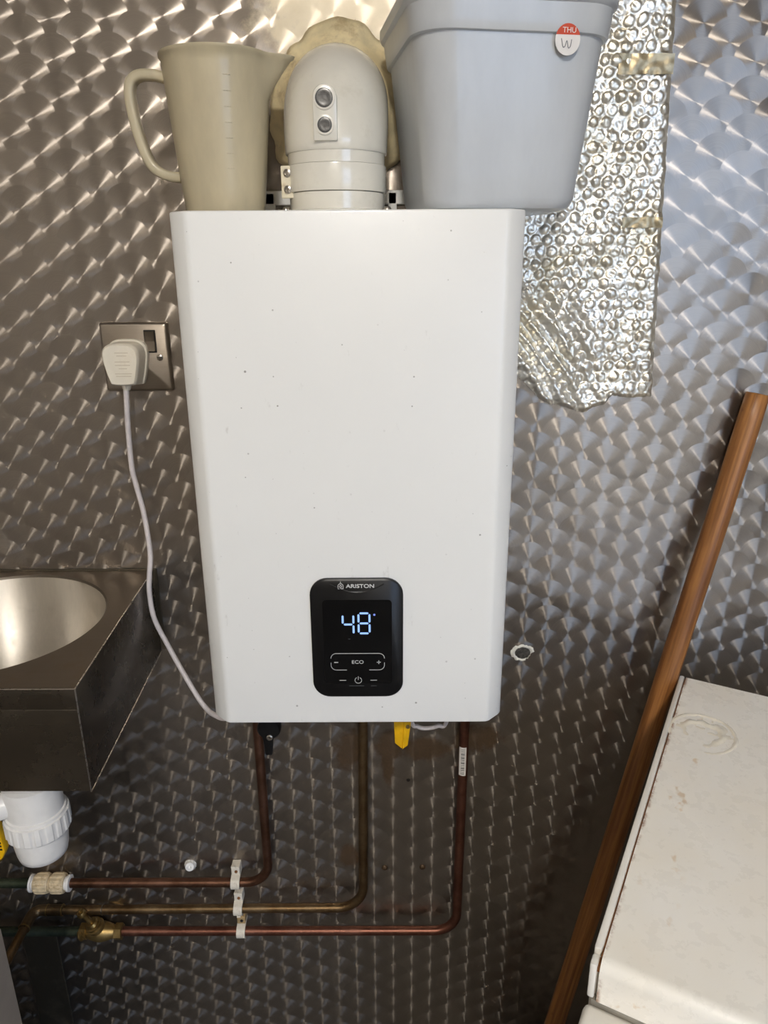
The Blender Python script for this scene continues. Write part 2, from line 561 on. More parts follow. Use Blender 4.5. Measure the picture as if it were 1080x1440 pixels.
M_COP1 = copper('tarnished_brown_copper', lin(104, 72, 54), lin(132, 96, 78))
M_COP2 = copper('tarnished_olive_copper', lin(112, 88, 58), lin(138, 116, 86))
M_COP3 = copper('reddish_copper', lin(116, 74, 60), lin(142, 98, 82))
M_VERD = copper('green_verdigris_copper', lin(64, 74, 58), lin(98, 106, 88), 0.6)
M_BRASS = copper('dull_brass', lin(150, 122, 72), lin(178, 152, 100), 0.34)
M_COUP = simple('grubby_white_coupling', lin(214, 194, 158), 0.5, 0.0, 0.12, 120.0, dirt=lin(150, 114, 70), dirt_amt=0.85, ds=90)
M_CLIP = simple('grubby_white_clip', lin(226, 218, 202), 0.5, 0.0, 0.06, 120.0, dirt=lin(160, 134, 92), dirt_amt=0.4, ds=120)
M_CLIPD = simple('stained_brown_clip_tab', lin(168, 142, 100), 0.55, 0.0, 0.15, 160.0)
M_YELLOW = simple('yellow_plastic', lin(240, 186, 20), 0.4, 0.0, 0.06, 60.0)
M_STICKER = simple('white_paper_sticker', lin(232, 229, 226), 0.6, 0.0, 0.02, 60.0)
M_RED = simple('red_sticker_band', lin(200, 74, 44), 0.6, 0.0, 0.03, 60.0)
M_PENCIL = simple('grey_pen_ink', lin(130, 130, 134), 0.6, 0.0, 0.05, 60.0)
M_TUB = plastic_translucent('cloudy_white_tub_plastic', lin(216, 220, 224), 0.2, 0.30, 0.07)
M_JUG = plastic_translucent('cloudy_beige_jug_plastic', lin(222, 210, 178), 0.26, 0.36, 0.14)
M_WOOD = wood()
M_FOIL = foil()
M_TAPE = simple('brown_stained_tape', lin(168, 154, 124), 0.34, 0.6, 0.25, 60.0, bumpy=0.4)
M_FRIDGE = fridge_enamel()
M_FRIDGE2 = simple('cream_enamel', lin(240, 236, 227), 0.3, 0.0, 0.03, 12.0, coat=0.2)
M_SPILL = simple('clear_dried_spill', lin(246, 239, 222), 0.16, 0.0, 0.05, 50.0, coat=0.8)
M_CABINET = simple('grey_painted_steel', lin(168, 158, 146), 0.5, 0.2, 0.06, 20.0)
M_TRIM = brushed_steel('plain_steel_strip', lin(98, 90, 76), 0.5, (300, 300, 5), metal=0.8, stain=0.4)
M_FILLER = simple('white_filler', lin(226, 222, 208), 0.8, 0.0, 0.08, 160.0, bumpy=0.6)
M_CABLE = simple('white_cable_sheath', lin(214, 206, 204), 0.4, 0.0, 0.05, 60.0)
M_RUST = simple('rusty_mark', lin(120, 76, 36), 0.8, 0.0, 0.3, 160.0)
M_LAMP = glow('lamp_diffuser', (1.0, 0.95, 0.88, 1), LAMP_STRENGTH)

# ------------------------------------------------------------------ structure
X0, X1, YF, H = -1.60, 2.35, -2.90, 2.70
struct('wall_back', box(bmesh.new(), X0, X1, 0.0, 0.06, 0.0, H), M_SWIRL)
struct('wall_left', box(bmesh.new(), X0 - 0.06, X0, YF, 0.06, 0.0, H), M_WALLS)
struct('wall_right', box(bmesh.new(), X1, X1 + 0.06, YF, 0.06, 0.0, H), M_WALLS)
bm = bmesh.new()                                                  # front wall round the doorway behind the camera
DX0, DX1, DZ = 0.80, 1.95, 2.20
box(bm, X0, DX0, YF - 0.06, YF, 0.0, H); box(bm, DX1, X1, YF - 0.06, YF, 0.0, H); box(bm, DX0, DX1, YF - 0.06, YF, DZ, H)
struct('wall_front', bm, M_WALLS)
bm = bmesh.new()
box(bm, DX0 - 0.05, DX0, YF - 0.08, YF + 0.02, 0, DZ + 0.05); box(bm, DX1, DX1 + 0.05, YF - 0.08, YF + 0.02, 0, DZ + 0.05); box(bm, DX0, DX1, YF - 0.08, YF + 0.02, DZ, DZ + 0.05)
struct('door_1', bm, M_TRIM)
struct('floor', box(bmesh.new(), X0 - 0.06, X1 + 0.06, YF - 0.06, 0.06, -0.08, 0.0), M_FLOOR)
struct('ceiling', box(bmesh.new(), X0 - 0.06, X1 + 0.06, YF - 0.06, 0.06, H, H + 0.06), M_CEIL)
struct('ground', box(bmesh.new(), -30, 30, -40, YF - 0.06, -0.30, -0.10), M_GROUND)
# cover strip low on the back wall
bm = bmesh.new()
box(bm, -0.606, -0.549, -0.0025, 0.0, 0.0, 0.372, 0.0008)
struct('trim_1', bm, M_TRIM)

# ceiling lamp (behind and above the camera)
lamp = thing('ceiling_lamp', 'round white bulkhead lamp on the ceiling', 'lamp', (-0.06, -2.45, H))
obj('lamp_base', lathe(bmesh.new(), [(0.15, 0.0), (0.15, -0.025), (0.135, -0.03)], n=32), M_WHITE, lamp, True)
obj('lamp_shade', lathe(bmesh.new(), [(0.115, -0.03), (0.115, -0.050), (0.09, -0.068), (0.0, -0.076)], n=32, closed_ends=False), M_LAMP, lamp, True)

# ------------------------------------------------------------------ water heater
BZ0, BZ1 = 0.921, 1.462
heater = thing('water_heater', 'large white wall-mounted water heater with a black display panel reading 48', 'water heater', (-0.0345, -0.105, BZ0))
hp = Matrix.Translation((0.0345, 0.105, -BZ0))


def hobj(name, bm, mat, parent=None, **kw):
    bm.transform(hp)
    return obj(name, bm, mat, parent or heater, **kw)


prof = [(-0.1994, -0.012), (-0.1994, -0.194), (-0.1965, -0.1985), (-0.1835, -0.2105), (-0.1795, -0.2125), (0.1115, -0.2125), (0.1155, -0.2105), (0.1275, -0.1985), (0.1304, -0.194), (0.1304, -0.012)]
hobj('casing', prism(bmesh.new(), prof, BZ0, BZ1, 'z', 0.0022, 3), M_ENAMEL, smooth=True, angle=24)
bm = bmesh.new()                                                   # hanging bracket: slotted plate proud of the casing top
for xa, xb in ((-0.150, -0.126), (-0.108, -0.088), (0.004, 0.014), (0.036, 0.060)):
    box(bm, xa, xb, -0.012, -0.003, BZ1 - 0.05, BZ1 + 0.030, 0.001)
box(bm, -0.150, 0.060, -0.012, -0.003, BZ1 + 0.017, BZ1 + 0.032, 0.001)
box(bm, -0.150, 0.060, -0.012, -0.003, BZ1 - 0.05, BZ1 + 0.009, 0.001)
hobj('mounting_bracket', bm, M_ENAMEL)
bm = bmesh.new()
tube(bm, spline([(0.026, -0.10, 0.93), (0.031, -0.10, 0.848), (0.040, -0.10, 0.8365), (0.052, -0.10, 0.834), (0.066, -0.10, 0.8375), (0.078, -0.10, 0.846), (0.088, -0.10, 0.93)], 8), 0.0028, 8)
hobj('hose_loop', bm, M_CABLE, smooth=True)
# control panel
PX, PZ, PY = -0.0323, 1.0292, -0.2125
panel = hobj('control_panel', loft(bmesh.new(), [
    [(x, PY, z) for x, z in rrect(0.0497, 0.0718, 0.019, 8, PX, PZ)],
    [(x, PY - 0.0026, z) for x, z in rrect(0.0497, 0.0718, 0.019, 8, PX, PZ)],
    [(x, PY - 0.0042, z) for x, z in rrect(0.0478, 0.0699, 0.0175, 8, PX, PZ)]]), M_BLACK, smooth=True)


def psub(name, bm, mat, **kw):
    bm.transform(hp)
    return obj(name, bm, mat, panel, **kw)


yp = PY - 0.0042
psub('display_window', prism(bmesh.new(), rrect(0.0370, 0.0510, 0.004, 4, PX + 0.0005, 1.0260), yp, yp - 0.0005, 'y'), M_GLASS)
yd = yp - 0.0005


def bar(bm, x0, x1, z0, z1, d=0.0003):
    box(bm, x0, x1, yd - d, yd, z0, z1)


def seg(bm, a, b, wd=0.0021):
    a = Vector((a[0], 0, a[1])); b = Vector((b[0], 0, b[1]))
    d = (b - a).normalized(); nrm = Vector((-d.z, 0, d.x)) * wd / 2
    a2 = a + d * 0.0010; b2 = b - d * 0.0010
    e = d * wd * 0.4
    pts = [a2, a2 + e + nrm, b2 - e + nrm, b2, b2 - e - nrm, a2 + e - nrm]
    prism(bm, [(p.x, p.z) for p in pts], yd, yd - 0.0003, 'y')


def digit(bm, ch, x, zt, wd, ht):
    L, Rr, T, Mi, B = x, x + wd, zt, zt - ht / 2, zt - ht
    sg = {'a': ((L, T), (Rr, T)), 'b': ((Rr, T), (Rr, Mi)), 'c': ((Rr, Mi), (Rr, B)), 'd': ((L, B), (Rr, B)), 'e': ((L, Mi), (L, B)), 'f': ((L, T), (L, Mi)), 'g': ((L, Mi), (Rr, Mi))}
    for s in {'4': 'fgbc', '8': 'abcdefg'}[ch]: seg(bm, *sg[s])


bm = bmesh.new(); digit(bm, '4', -0.0475, 1.0600, 0.0115, 0.0235); psub('digit', bm, M_LED)
bm = bmesh.new(); digit(bm, '8', -0.0305, 1.0615, 0.0118, 0.0240); psub('digit', bm, M_LED)
psub('degree_dot', lathe(bmesh.new(), [(0.0012, 0), (0.0012, 0.0003)], (-0.0135, yd, 1.0597), (0, -1, 0), 12), M_LEDB)
bm = bmesh.new()                                                   # outline round minus / ECO / plus, open at two places
def stroke(bm, pts, wd=0.0006):
    for (a, b) in zip(pts[:-1], pts[1:]):
        a = Vector((a[0], 0, a[1])); b = Vector((b[0], 0, b[1]))
        d = (b - a).normalized(); nrm = Vector((-d.z, 0, d.x)) * wd / 2
        a = a - d * wd * 0.2; b = b + d * wd * 0.2
        prism(bm, [(p.x, p.z) for p in (a + nrm, b + nrm, b - nrm, a - nrm)], yd, yd - 0.0003, 'y')
zt, zb, xl, xr, rr = 1.0130, 0.9925, -0.0615, -0.0030, 0.006
arc = lambda cx, cz, a0, a1: [(cx + rr * math.cos(math.radians(a0 + (a1 - a0) * i / 6)), cz + rr * math.sin(math.radians(a0 + (a1 - a0) * i / 6))) for i in range(7)]
stroke(bm, arc(xl + rr, zt - rr, 180, 90) + arc(xr - rr, zt - rr, 90, 0))
stroke(bm, [(xl, zb + rr + 0.003)] + arc(xl + rr, zb + rr, 180, 270) + [(-0.0445, zb)])
stroke(bm, [(xr, zb + rr + 0.003)] + arc(xr - rr, zb + rr, 0, -90) + [(-0.0195, zb)])
psub('button_outline', bm, M_PRINT)
bm = bmesh.new(); stroke(bm, [(-0.0578, 1.0020), (-0.0538, 1.0020)], 0.0009); psub('minus_mark', bm, M_PRINT)
bm = bmesh.new(); stroke(bm, [(-0.0112, 1.0020), (-0.0072, 1.0020)], 0.0008); stroke(bm, [(-0.0092, 1.0000), (-0.0092, 1.0040)], 0.0008); psub('plus_mark', bm, M_PRINT)
for xa in (-0.0525, -0.0185):
    bm = bmesh.new(); stroke(bm, [(xa, 0.9795), (xa + 0.0070, 0.9795)]); psub('dash_mark', bm, M_PRINT)
bm = bmesh.new()                                                   # power symbol
stroke(bm, [(-0.0320 + 0.0037 * math.sin(math.radians(a)), 0.9795 + 0.0037 * math.cos(math.radians(a))) for a in range(30, 331, 20)], 0.0006)
stroke(bm, [(-0.0320, 0.9802), (-0.0320, 0.9842)], 0.0006)
psub('power_mark', bm, M_PRINT)
bm = bmesh.new(); stroke(bm, [(-0.0420, 1.0310), (-0.0409, 1.0304), (-0.0398, 1.0310)], 0.0004); psub('chevron_mark', bm, M_DIM)
bm = bmesh.new(); stroke(bm, [(-0.042, 0.9725), (-0.026, 0.9725)], 0.0005); stroke(bm, [(-0.018, 0.9725), (-0.012, 0.9725)], 0.0005); psub('faint_print', bm, M_DIM)
yl = yp
hx, hz = 0.0345, -BZ0
text('lettering', 'ECO', 0.0058, M_PRINT, panel, (PX + 0.0345 + 0.0000, yd - 0.0002 + 0.105, 1.0022 + hz), 1.15)
text('lettering', 'ARISTON', 0.0060, M_PRINT, panel, (-0.0280 + 0.0345, yl - 0.0002 + 0.105, 1.0930 + hz), 1.20, bold=0.00012)
bm = bmesh.new()                                                   # house-and-flame emblem left of the name
yd0, yd = yd, yl
stroke(bm, [(-0.0515, 1.0902), (-0.0515, 1.0942), (-0.0488, 1.0968), (-0.0461, 1.0942), (-0.0461, 1.0902), (-0.0515, 1.0902)], 0.0007)
stroke(bm, [(-0.0488, 1.0912), (-0.0501, 1.0925), (-0.0488, 1.0948), (-0.0475, 1.0925), (-0.0488, 1.0912)], 0.0006)
stroke(bm, [(-0.0488, 1.0960), (-0.0488, 1.0985)], 0.0005)
psub('emblem', bm, M_PRINT)
bm = bmesh.new()                                                   # shallow lip under the name
pts = [(-0.0600 + 0.0570 * i / 14, 1.0955 - 0.0098 * math.sin(math.pi * i / 14)) for i in range(15)]
for (a, b) in zip(pts[:-1], pts[1:]):
    tube(bm, [(a[0], yl, a[1]), (b[0], yl, b[1])], 0.0005, 6)
psub('name_lip', bm, M_BLACK, smooth=True)
bm = bmesh.new(); stroke(bm, [(-0.038, 1.0867), (-0.026, 1.0867)], 0.0005); psub('faint_print', bm, M_DIM)
yd = yd0

# ------------------------------------------------------------------ flue elbow
FX, FY = -0.0485, -0.105
flue = thing('flue_elbow', 'white flue elbow on top of the heater, turning back into the wall', 'flue', (FX, FY, BZ1))


def fobj(name, bm, mat, parent=None, **kw):
    bm.transform(Matrix.Translation((-FX, -FY, -BZ1)))
    return obj(name, bm, mat, parent or flue, **kw)


Z = BZ1 + 0.0004
fobj('base_adaptor', lathe(bmesh.new(), [(0.056, Z), (0.056, Z + 0.003), (0.0485, Z + 0.0045), (0.0485, Z + 0.020), (0.044, Z + 0.021)], (FX, FY, 0), n=48), M_FLUE, smooth=True)
for sx in (-1, 1):
    fobj('flange_screw', lathe(bmesh.new(), [(0.0045, Z + 0.003), (0.0045, Z + 0.005), (0.0030, Z + 0.0075), (0, Z + 0.008)], (FX + sx * 0.0510, FY - 0.018, 0), n=12), M_SCREW, smooth=True)
band = fobj('clamp_band', lathe(bmesh.new(), [(0.0475, Z + 0.0205), (0.0500, Z + 0.0210), (0.0503, Z + 0.0225), (0.0503, Z + 0.0440), (0.0500, Z + 0.0455), (0.0470, Z + 0.0460)], (FX, FY, 0), n=48), M_FLUE, smooth=True)
bm = bmesh.new()
lugM = Matrix.Translation((FX - 0.0475, FY - 0.019, Z + 0.030)) @ Matrix.Rotation(math.radians(-12), 4, 'Z')
box(bm, -0.0070, 0.0065, -0.0025, 0.0025, -0.0145, 0.0155, 0.001); box(bm, -0.0010, 0.0065, 0.0, 0.010, -0.0145, 0.0155, 0.001)
bm.transform(lugM)
lug = fobj('clamp_lug', bm, M_CREAM)
for dz in (-0.0065, 0.0085):
    bm = lathe(bmesh.new(), [(0.0038, 0.0025), (0.0038, 0.0042), (0.0022, 0.0048), (0.0022, 0.0036), (0, 0.0036)], (0, 0, dz), (0, -1, 0), 14, closed_ends=False)
    bm.transform(lugM)
    o = fobj('clamp_screw', bm, M_SCREW, smooth=True)
fobj('lower_collar', lathe(bmesh.new(), [(0.046, Z + 0.0455), (0.0487, Z + 0.0460), (0.0490, Z + 0.0560), (0.0490, Z + 0.0565), (0.046, Z + 0.0570)], (FX, FY, 0), n=48), M_FLUE, smooth=True)
Rb, rt = 0.058, 0.0510
path = [(FX, FY, Z + 0.0565)] + [(FX, FY + Rb - Rb * math.cos(t), Z + 0.057 + Rb * math.sin(t)) for t in [math.pi / 2 * i / 18 for i in range(19)]] + [(FX, -0.004, Z + 0.057 + Rb)]
rs = [rt - 0.0012] + [rt + 0.0018 * math.sin(math.pi * i / 18) for i in range(19)] + [rt]
fobj('elbow', tube(bmesh.new(), path, rs, 48), M_FLUE, smooth=True)
# raised plate with the two test ports
bm = bmesh.new()
TX, yq = FX - 0.0066, -0.1590
pl = [(-0.0112, 1.5255), (0.0112, 1.5255)] + [(0.0112 * math.cos(math.radians(a)), 1.5620 + 0.0112 * math.sin(math.radians(a))) for a in range(0, 181, 15)]
prism(bm, [(TX + p[0], p[1]) for p in pl], yq, -0.12, 'y', 0.0012, 2)
plate = fobj('test_port_plate', bm, M_FLUE, smooth=True)
for zc, rp in ((1.5610, 0.0082), (1.5385, 0.0068)):
    fobj('port_rim', lathe(bmesh.new(), [(rp + 0.0018, -0.0005), (rp + 0.0018, 0.0012), (rp, 0.0014), (rp, -0.0004)], (TX - 0.0004, yq, zc), (0, -1, 0), 28, closed_ends=False), M_FLUE, smooth=True)
    bm = lathe(bmesh.new(), [(rp + 0.0003, 0.0002), (rp - 0.0008, 0.0006), (rp - 0.0030, 0.0002), (0, 0.0004)], (TX - 0.0004, yq, zc), (0, -1, 0), 24, closed_ends=False)
    fobj('port_plug', bm, simple('grey_port_plug', lin(84, 84, 84), 0.25, 0.4, 0.2, 200.0), smooth=True)

# cream rubber wall seal round the flue pipe: wavy torn-edged skirt
bm = bmesh.new()
CXs, CZs = FX, Z + 0.057 + Rb
n, rows = 96, 7
def seal_r(t):
    a = math.degrees(t) % 360
    key = [(0, .074), (25, .075), (45, .079), (60, .080), (78, .086), (97, .087), (112, .083), (125, .078), (140, .077), (152, .079), (175, .076), (200, .081), (215, .088), (232, .082), (250, .072), (290, .073), (318, .083), (340, .080), (360, .074)]
    for (a0, r0), (a1, r1) in zip(key[:-1], key[1:]):
        if a0 <= a <= a1:
            f = (a - a0) / (a1 - a0); f = f * f * (3 - 2 * f)
            return r0 + (r1 - r0) * f
rings = []
for k in range(rows):
    f = k / (rows - 1)
    ring = []
    for i in range(n):
        t = 2 * math.pi * i / n
        ro = seal_r(t) + 0.0012 * math.sin(t * 17)
        r = 0.0505 + (ro - 0.0505) * f
        y = -0.040 + 0.030 * f ** 0.8 + 0.004 * math.sin(t * 7 + 1.2) * f * (1 - 0.4 * f) + 0.002 * math.sin(t * 13) * f
        ring.append(bm.verts.new((CXs + r * math.cos(t), min(-0.0015, y), CZs + r * math.sin(t))))
    rings.append(ring)
for k in range(rows - 1):
    for i in range(n):
        bm.faces.new((rings[k][i], rings[k][(i + 1) % n], rings[k + 1][(i + 1) % n], rings[k + 1][i]))
seal = obj('wall_seal', bm, M_RUBBER, smooth=True, angle=80)
md = seal.modifiers.new('thick', 'SOLIDIFY'); md.thickness = 0.0012; md.offset = 0
seal['label'] = 'perished cream rubber seal flaring round the flue where it enters the wall'; seal['category'] = 'pipe seal'

# ------------------------------------------------------------------ measuring jug
JX, JY, JZ = -0.1625, -0.112, BZ1 + 0.0005
jug = thing('measuring_jug', 'cloudy beige plastic measuring jug standing on the left of the heater top', 'jug', (JX, JY, JZ))


def jr(z):       # outside radius at height z
    return 0.0392 + 0.0133 * (z / 0.142) ** 0.9


def jsec(z, off=0.0, spout=0.0):
    out = []
    for i in range(64):
        t = 2 * math.pi * i / 64
        r = jr(z) + off
        d = abs((t + math.pi) % (2 * math.pi) - math.pi)
        if spout > 0 and d < 0.42:
            r += spout * (0.5 + 0.5 * math.cos(math.pi * d / 0.42)) ** 1.3
        out.append((r * math.cos(t), r * math.sin(t), z))
    return out


secs = [[(p[0] * 0.93, p[1] * 0.93, 0.0) for p in jsec(0.0)], jsec(0.004)]
for z in (0.02, 0.05, 0.08, 0.105): secs.append(jsec(z))
secs += [jsec(0.118, 0, 0.006), jsec(0.130, 0, 0.014), jsec(0.1385, 0, 0.0205), jsec(0.1395, 0.0016, 0.0215), jsec(0.1425, 0.0016, 0.0225)]
secs += [jsec(0.1425, -0.0010, 0.0215), jsec(0.130, -0.0020, 0.013), jsec(0.105, -0.0020), jsec(0.05, -0.0022), jsec(0.006, -0.003)]
obj('jug_body', loft(bmesh.new(), secs), M_JUG, jug, True, angle=60)
hpts = spline([(-0.0475, 0, 0.124), (-0.062, 0, 0.1275), (-0.0775, 0, 0.1265), (-0.0855, 0, 0.117), (-0.0850, 0, 0.095), (-0.080, 0, 0.070), (-0.0715, 0, 0.048), (-0.058, 0, 0.0385), (-0.0425, 0, 0.036)], 6)
bm = bmesh.new()
secs = []
for i, p in enumerate(hpts):
    a = hpts[max(0, i - 1)]; b = hpts[min(len(hpts) - 1, i + 1)]
    t = (b - a).normalized(); nn = Vector((-t.z, 0, t.x))
    secs.append([p + nn * q[0] + Vector((0, 1, 0)) * q[1] for q in rrect(0.0048, 0.0075, 0.003, 3)])
loft(bm, secs)
obj('handle', bm, M_JUG, jug, True, angle=60)
bm = bmesh.new()                                                   # faint moulded graduations near the spout
for k in range(7):
    z = 0.040 + k * 0.013
    a0 = math.radians(-72)
    for i in range(3):
        t0 = a0 + i * 0.05
        r = jr(z) + 0.0002
        box(bm, r * math.cos(t0) - 0.0012, r * math.cos(t0) + 0.0012, r * math.sin(t0) - 0.0004, r * math.sin(t0) + 0.0006, z, z + 0.0006)
obj('graduations', bm, M_JUG, jug)

# ------------------------------------------------------------------ square tub
tub = thing('storage_tub', 'large square cloudy white plastic tub overhanging the right end of the heater top', 'tub', (0.1015, -0.1183, BZ1 + 0.0006), math.radians(9))


def tsec(h, r, z):
    return [(x, y, z) for x, y in rrect(h, h, r, 8)]


def th(z): return 0.0722 + (0.0872 - 0.0722) * z / 0.143


secs = [tsec(0.062, 0.022, 0.0), tsec(0.0680, 0.025, 0.0012), tsec(th(0) - 0.0010, 0.028, 0.0045), tsec(th(0.010), 0.028, 0.010)]
for z in (0.03, 0.06, 0.09, 0.12, 0.1385): secs.append(tsec(th(z), 0.028 + z * 0.035, z))
secs += [tsec(th(0.1395) + 0.0030, 0.034, 0.1392), tsec(th(0.1395) + 0.0034, 0.034, 0.1402), tsec(th(0.146) + 0.0036, 0.034, 0.146), tsec(th(0.163) + 0.0036, 0.035, 0.1605)]
secs += [tsec(th(0.163) + 0.0070, 0.040, 0.1628), tsec(th(0.163) + 0.0078, 0.040, 0.1650), tsec(th(0.170) + 0.0072, 0.040, 0.1720), tsec(th(0.170) + 0.0050, 0.039, 0.1730)]
secs += [tsec(th(0.170) - 0.0010, 0.034, 0.1715), tsec(th(0.15) - 0.0015, 0.033, 0.15), tsec(th(0.1385) - 0.0022, 0.031, 0.1385), tsec(th(0.06) - 0.0022, 0.028, 0.06), tsec(th(0.0) - 0.004, 0.026, 0.006), tsec(0.06, 0.02, 0.003)]
obj('tub_body', loft(bmesh.new(), secs), M_TUB, tub, True, angle=32)
# day sticker near the top right of the front face
sx_, sz_, sr = 0.0420, 0.1335, 0.0112
ysf = -(th(sz_) + 0.0048)
stk = obj('day_sticker', prism(bmesh.new(), [(sx_ + sr * math.cos(2 * math.pi * i / 32), sz_ + 1.07 * sr * math.sin(2 * math.pi * i / 32)) for i in range(32)], ysf, ysf + 0.0010, 'y'), M_STICKER, tub)
cut = sz_ + 0.0036
a0 = math.asin((cut - sz_) / (1.07 * sr))
obj('sticker_band', prism(bmesh.new(), [(sx_ + sr * math.cos(a0 + (math.pi - 2 * a0) * i / 16), sz_ + 1.07 * sr * math.sin(a0 + (math.pi - 2 * a0) * i / 16)) for i in range(17)], ysf - 0.0002, ysf, 'y'), M_RED, stk)
text('lettering', 'THU', 0.0058, M_STICKER, stk, (sx_ + 0.0010, ysf - 0.0003, sz_ + 0.0068), 1.05)
bm = bmesh.new()
wp = spline([(sx_ - 0.0058, 0, sz_ + 0.0006), (sx_ - 0.0040, 0, sz_ - 0.0055), (sx_ - 0.0022, 0, sz_ - 0.0050), (sx_ - 0.0008, 0, sz_ - 0.0010), (sx_ + 0.0008, 0, sz_ - 0.0062), (sx_ + 0.0026, 0, sz_ - 0.0050), (sx_ + 0.0034, 0, sz_ + 0.0000)], 5)
tube(bm, [(p.x, ysf - 0.0002, p.z) for p in wp], 0.00035, 5)
obj('handwriting', bm, M_PENCIL, stk)

# ------------------------------------------------------------------ foil bubble insulation
bm = bmesh.new()
fx0, fz0, fz1 = 0.150, 1.225, 1.760
stp = 0.0013
BL = [(0.150, 1.292), (0.1671, 1.2781), (0.1783, 1.2674), (0.192, 1.2535), (0.2047, 1.2456), (0.222, 1.2425), (0.236, 1.238), (0.2507, 1.2335), (0.262, 1.2405), (0.275, 1.244), (0.2838, 1.256), (0.305, 1.2525), (0.3332, 1.2539), (0.345, 1.2540)]


def fbot(x):
    for (xa, za), (xb, zb_) in zip(BL[:-1], BL[1:]):
        if xa <= x <= xb: return za + (zb_ - za) * (x - xa) / (xb - xa) + 0.0016 * mnoise.noise((x * 300, 0, 3))
    return BL[-1][1]


def fright(z):
    return 0.3340 - 0.0205 * (z - 1.2548) / (1.6808 - 1.2548) + 0.0012 * mnoise.noise((0, z * 90, 7))


def fheight(x, z):
    # hex bubbles 10 mm apart with a rolled crease between, plus folds and fine crumple
    wx = x + 0.0036 * mnoise.noise((x * 34, z * 34, 0)); wz = z + 0.0036 * mnoise.noise((x * 30, z * 30, 5))
    px, pz = 0.0142, 0.0123
    j = round(wz / pz)
    best = 9
    for jj in (j - 1, j, j + 1):
        xo = 0.5 * (jj % 2)
        i = round(wx / px - xo)
        q1 = mnoise.noise((i * 3.7, jj * 5.3, 1.5)); q2 = mnoise.noise((i * 4.1, jj * 2.9, 8.5))
        d = math.hypot(wx - (i + xo) * px - 0.0024 * q1, wz - jj * pz - 0.0024 * q2)
        if d < best: best = d; pop = 0.75 + 0.9 * q2
    rb = best / 0.0060
    h = 0.0023 * pop * math.sqrt(max(0, 1 - rb * rb)) if rb < 1 else 0.0
    h -= 0.0011 * math.exp(-((best - 0.0062) / 0.0007) ** 2) * (0.4 + 0.6 * abs(q1))
    h -= max(0, 0.9 - pop) * 0.0024 * math.exp(-(best / 0.0032) ** 2)
    h += 0.0007 * math.exp(-((best - 0.0032) / 0.0008) ** 2) * mnoise.noise((x * 160, z * 160, 2))
    h += 0.0022 * abs(mnoise.noise((x * 70, z * 70, 9))) + 0.0012 * abs(mnoise.noise((x * 150, z * 130, 19))) + 0.0003 * mnoise.noise((x * 420, z * 420, 4))
    # diagonal folds at the lower left
    u = (x - 0.16) * 0.80 + (z - 1.30) * 0.60
    env = max(0, min(1, (1.42 - z) / 0.1)) * max(0, min(1, (0.27 - x) / 0.05))
    h += env * 0.0030 * (math.sin(u * 330 + 2.2 * mnoise.noise((x * 18, z * 18, 1))))
    h += 0.0032 * mnoise.noise((x * 26, z * 26, 12))
    return 0.0052 + h


nx = int((0.345 - fx0) / stp)
nz = int((fz1 - fz0) / stp)
vg = {}
for a in range(nx + 1):
    for b in range(nz + 1):
        x = fx0 + a * stp; z = fz0 + b * stp
        if z < fbot(x) - stp or x > fright(z) + stp: continue
        xe = min(x, fright(z)); ze = max(z, fbot(xe))
        e = min(fright(z) - xe, ze - fbot(xe)) / 0.006
        hh = fheight(x, z) * (0.35 + 0.65 * min(1, max(0, e)))
        vg[a, b] = bm.verts.new((xe, -max(0.0012, hh), ze))
for (a, b) in list(vg):
    q = [(a, b), (a + 1, b), (a + 1, b + 1), (a, b + 1)]
    if all(k in vg for k in q): bm.faces.new([vg[k] for k in q])
bmesh.ops.remove_doubles(bm, verts=bm.verts, dist=0.00005)
bm.normal_update()
fo = thing('foil_insulation', 'crinkled silver foil bubble insulation stuck to the wall beside the heater', 'insulation', (0.25, 0.0, 1.235))
Mf = Matrix.Translation((-0.25, 0, -1.235))
bm.transform(Mf)
obj('foil_sheet', bm, M_FOIL, fo, True, angle=75, rn=True)
for (xa, xb, za, zb_) in ((0.256, 0.3165, 1.609, 1.629), (0.276, 0.3225, 1.452, 1.4635)):
    bm = bmesh.new()
    N, Mz = 24, 8
    g_ = {}
    for i in range(N + 1):
        for j in range(Mz + 1):
            x = xa + (xb - xa) * i / N; z = za + (zb_ - za) * j / Mz + 0.001 * mnoise.noise((x * 120, j, 3))
            g_[i, j] = bm.verts.new((x, -0.0088 - 0.0016 * mnoise.noise((x * 110, z * 110, 6)), z))
    for i in range(N):
        for j in range(Mz): bm.faces.new((g_[i, j], g_[i + 1, j], g_[i + 1, j + 1], g_[i, j + 1]))
    bm.transform(Mf)
    obj('tape_strip', bm, M_TAPE, fo, True, angle=80)

# ------------------------------------------------------------------ socket, plug and lead
sock = thing('wall_socket', 'brushed steel switched wall socket left of the heater', 'socket', (-0.3065, 0.0, 1.307))


def wobj(root):
    inv = Matrix.Translation(-root.location)
    def f(name, bm, mat, parent=None, **kw):
        bm.transform(inv)
        return obj(name, bm, mat, parent or root, **kw)
    return f


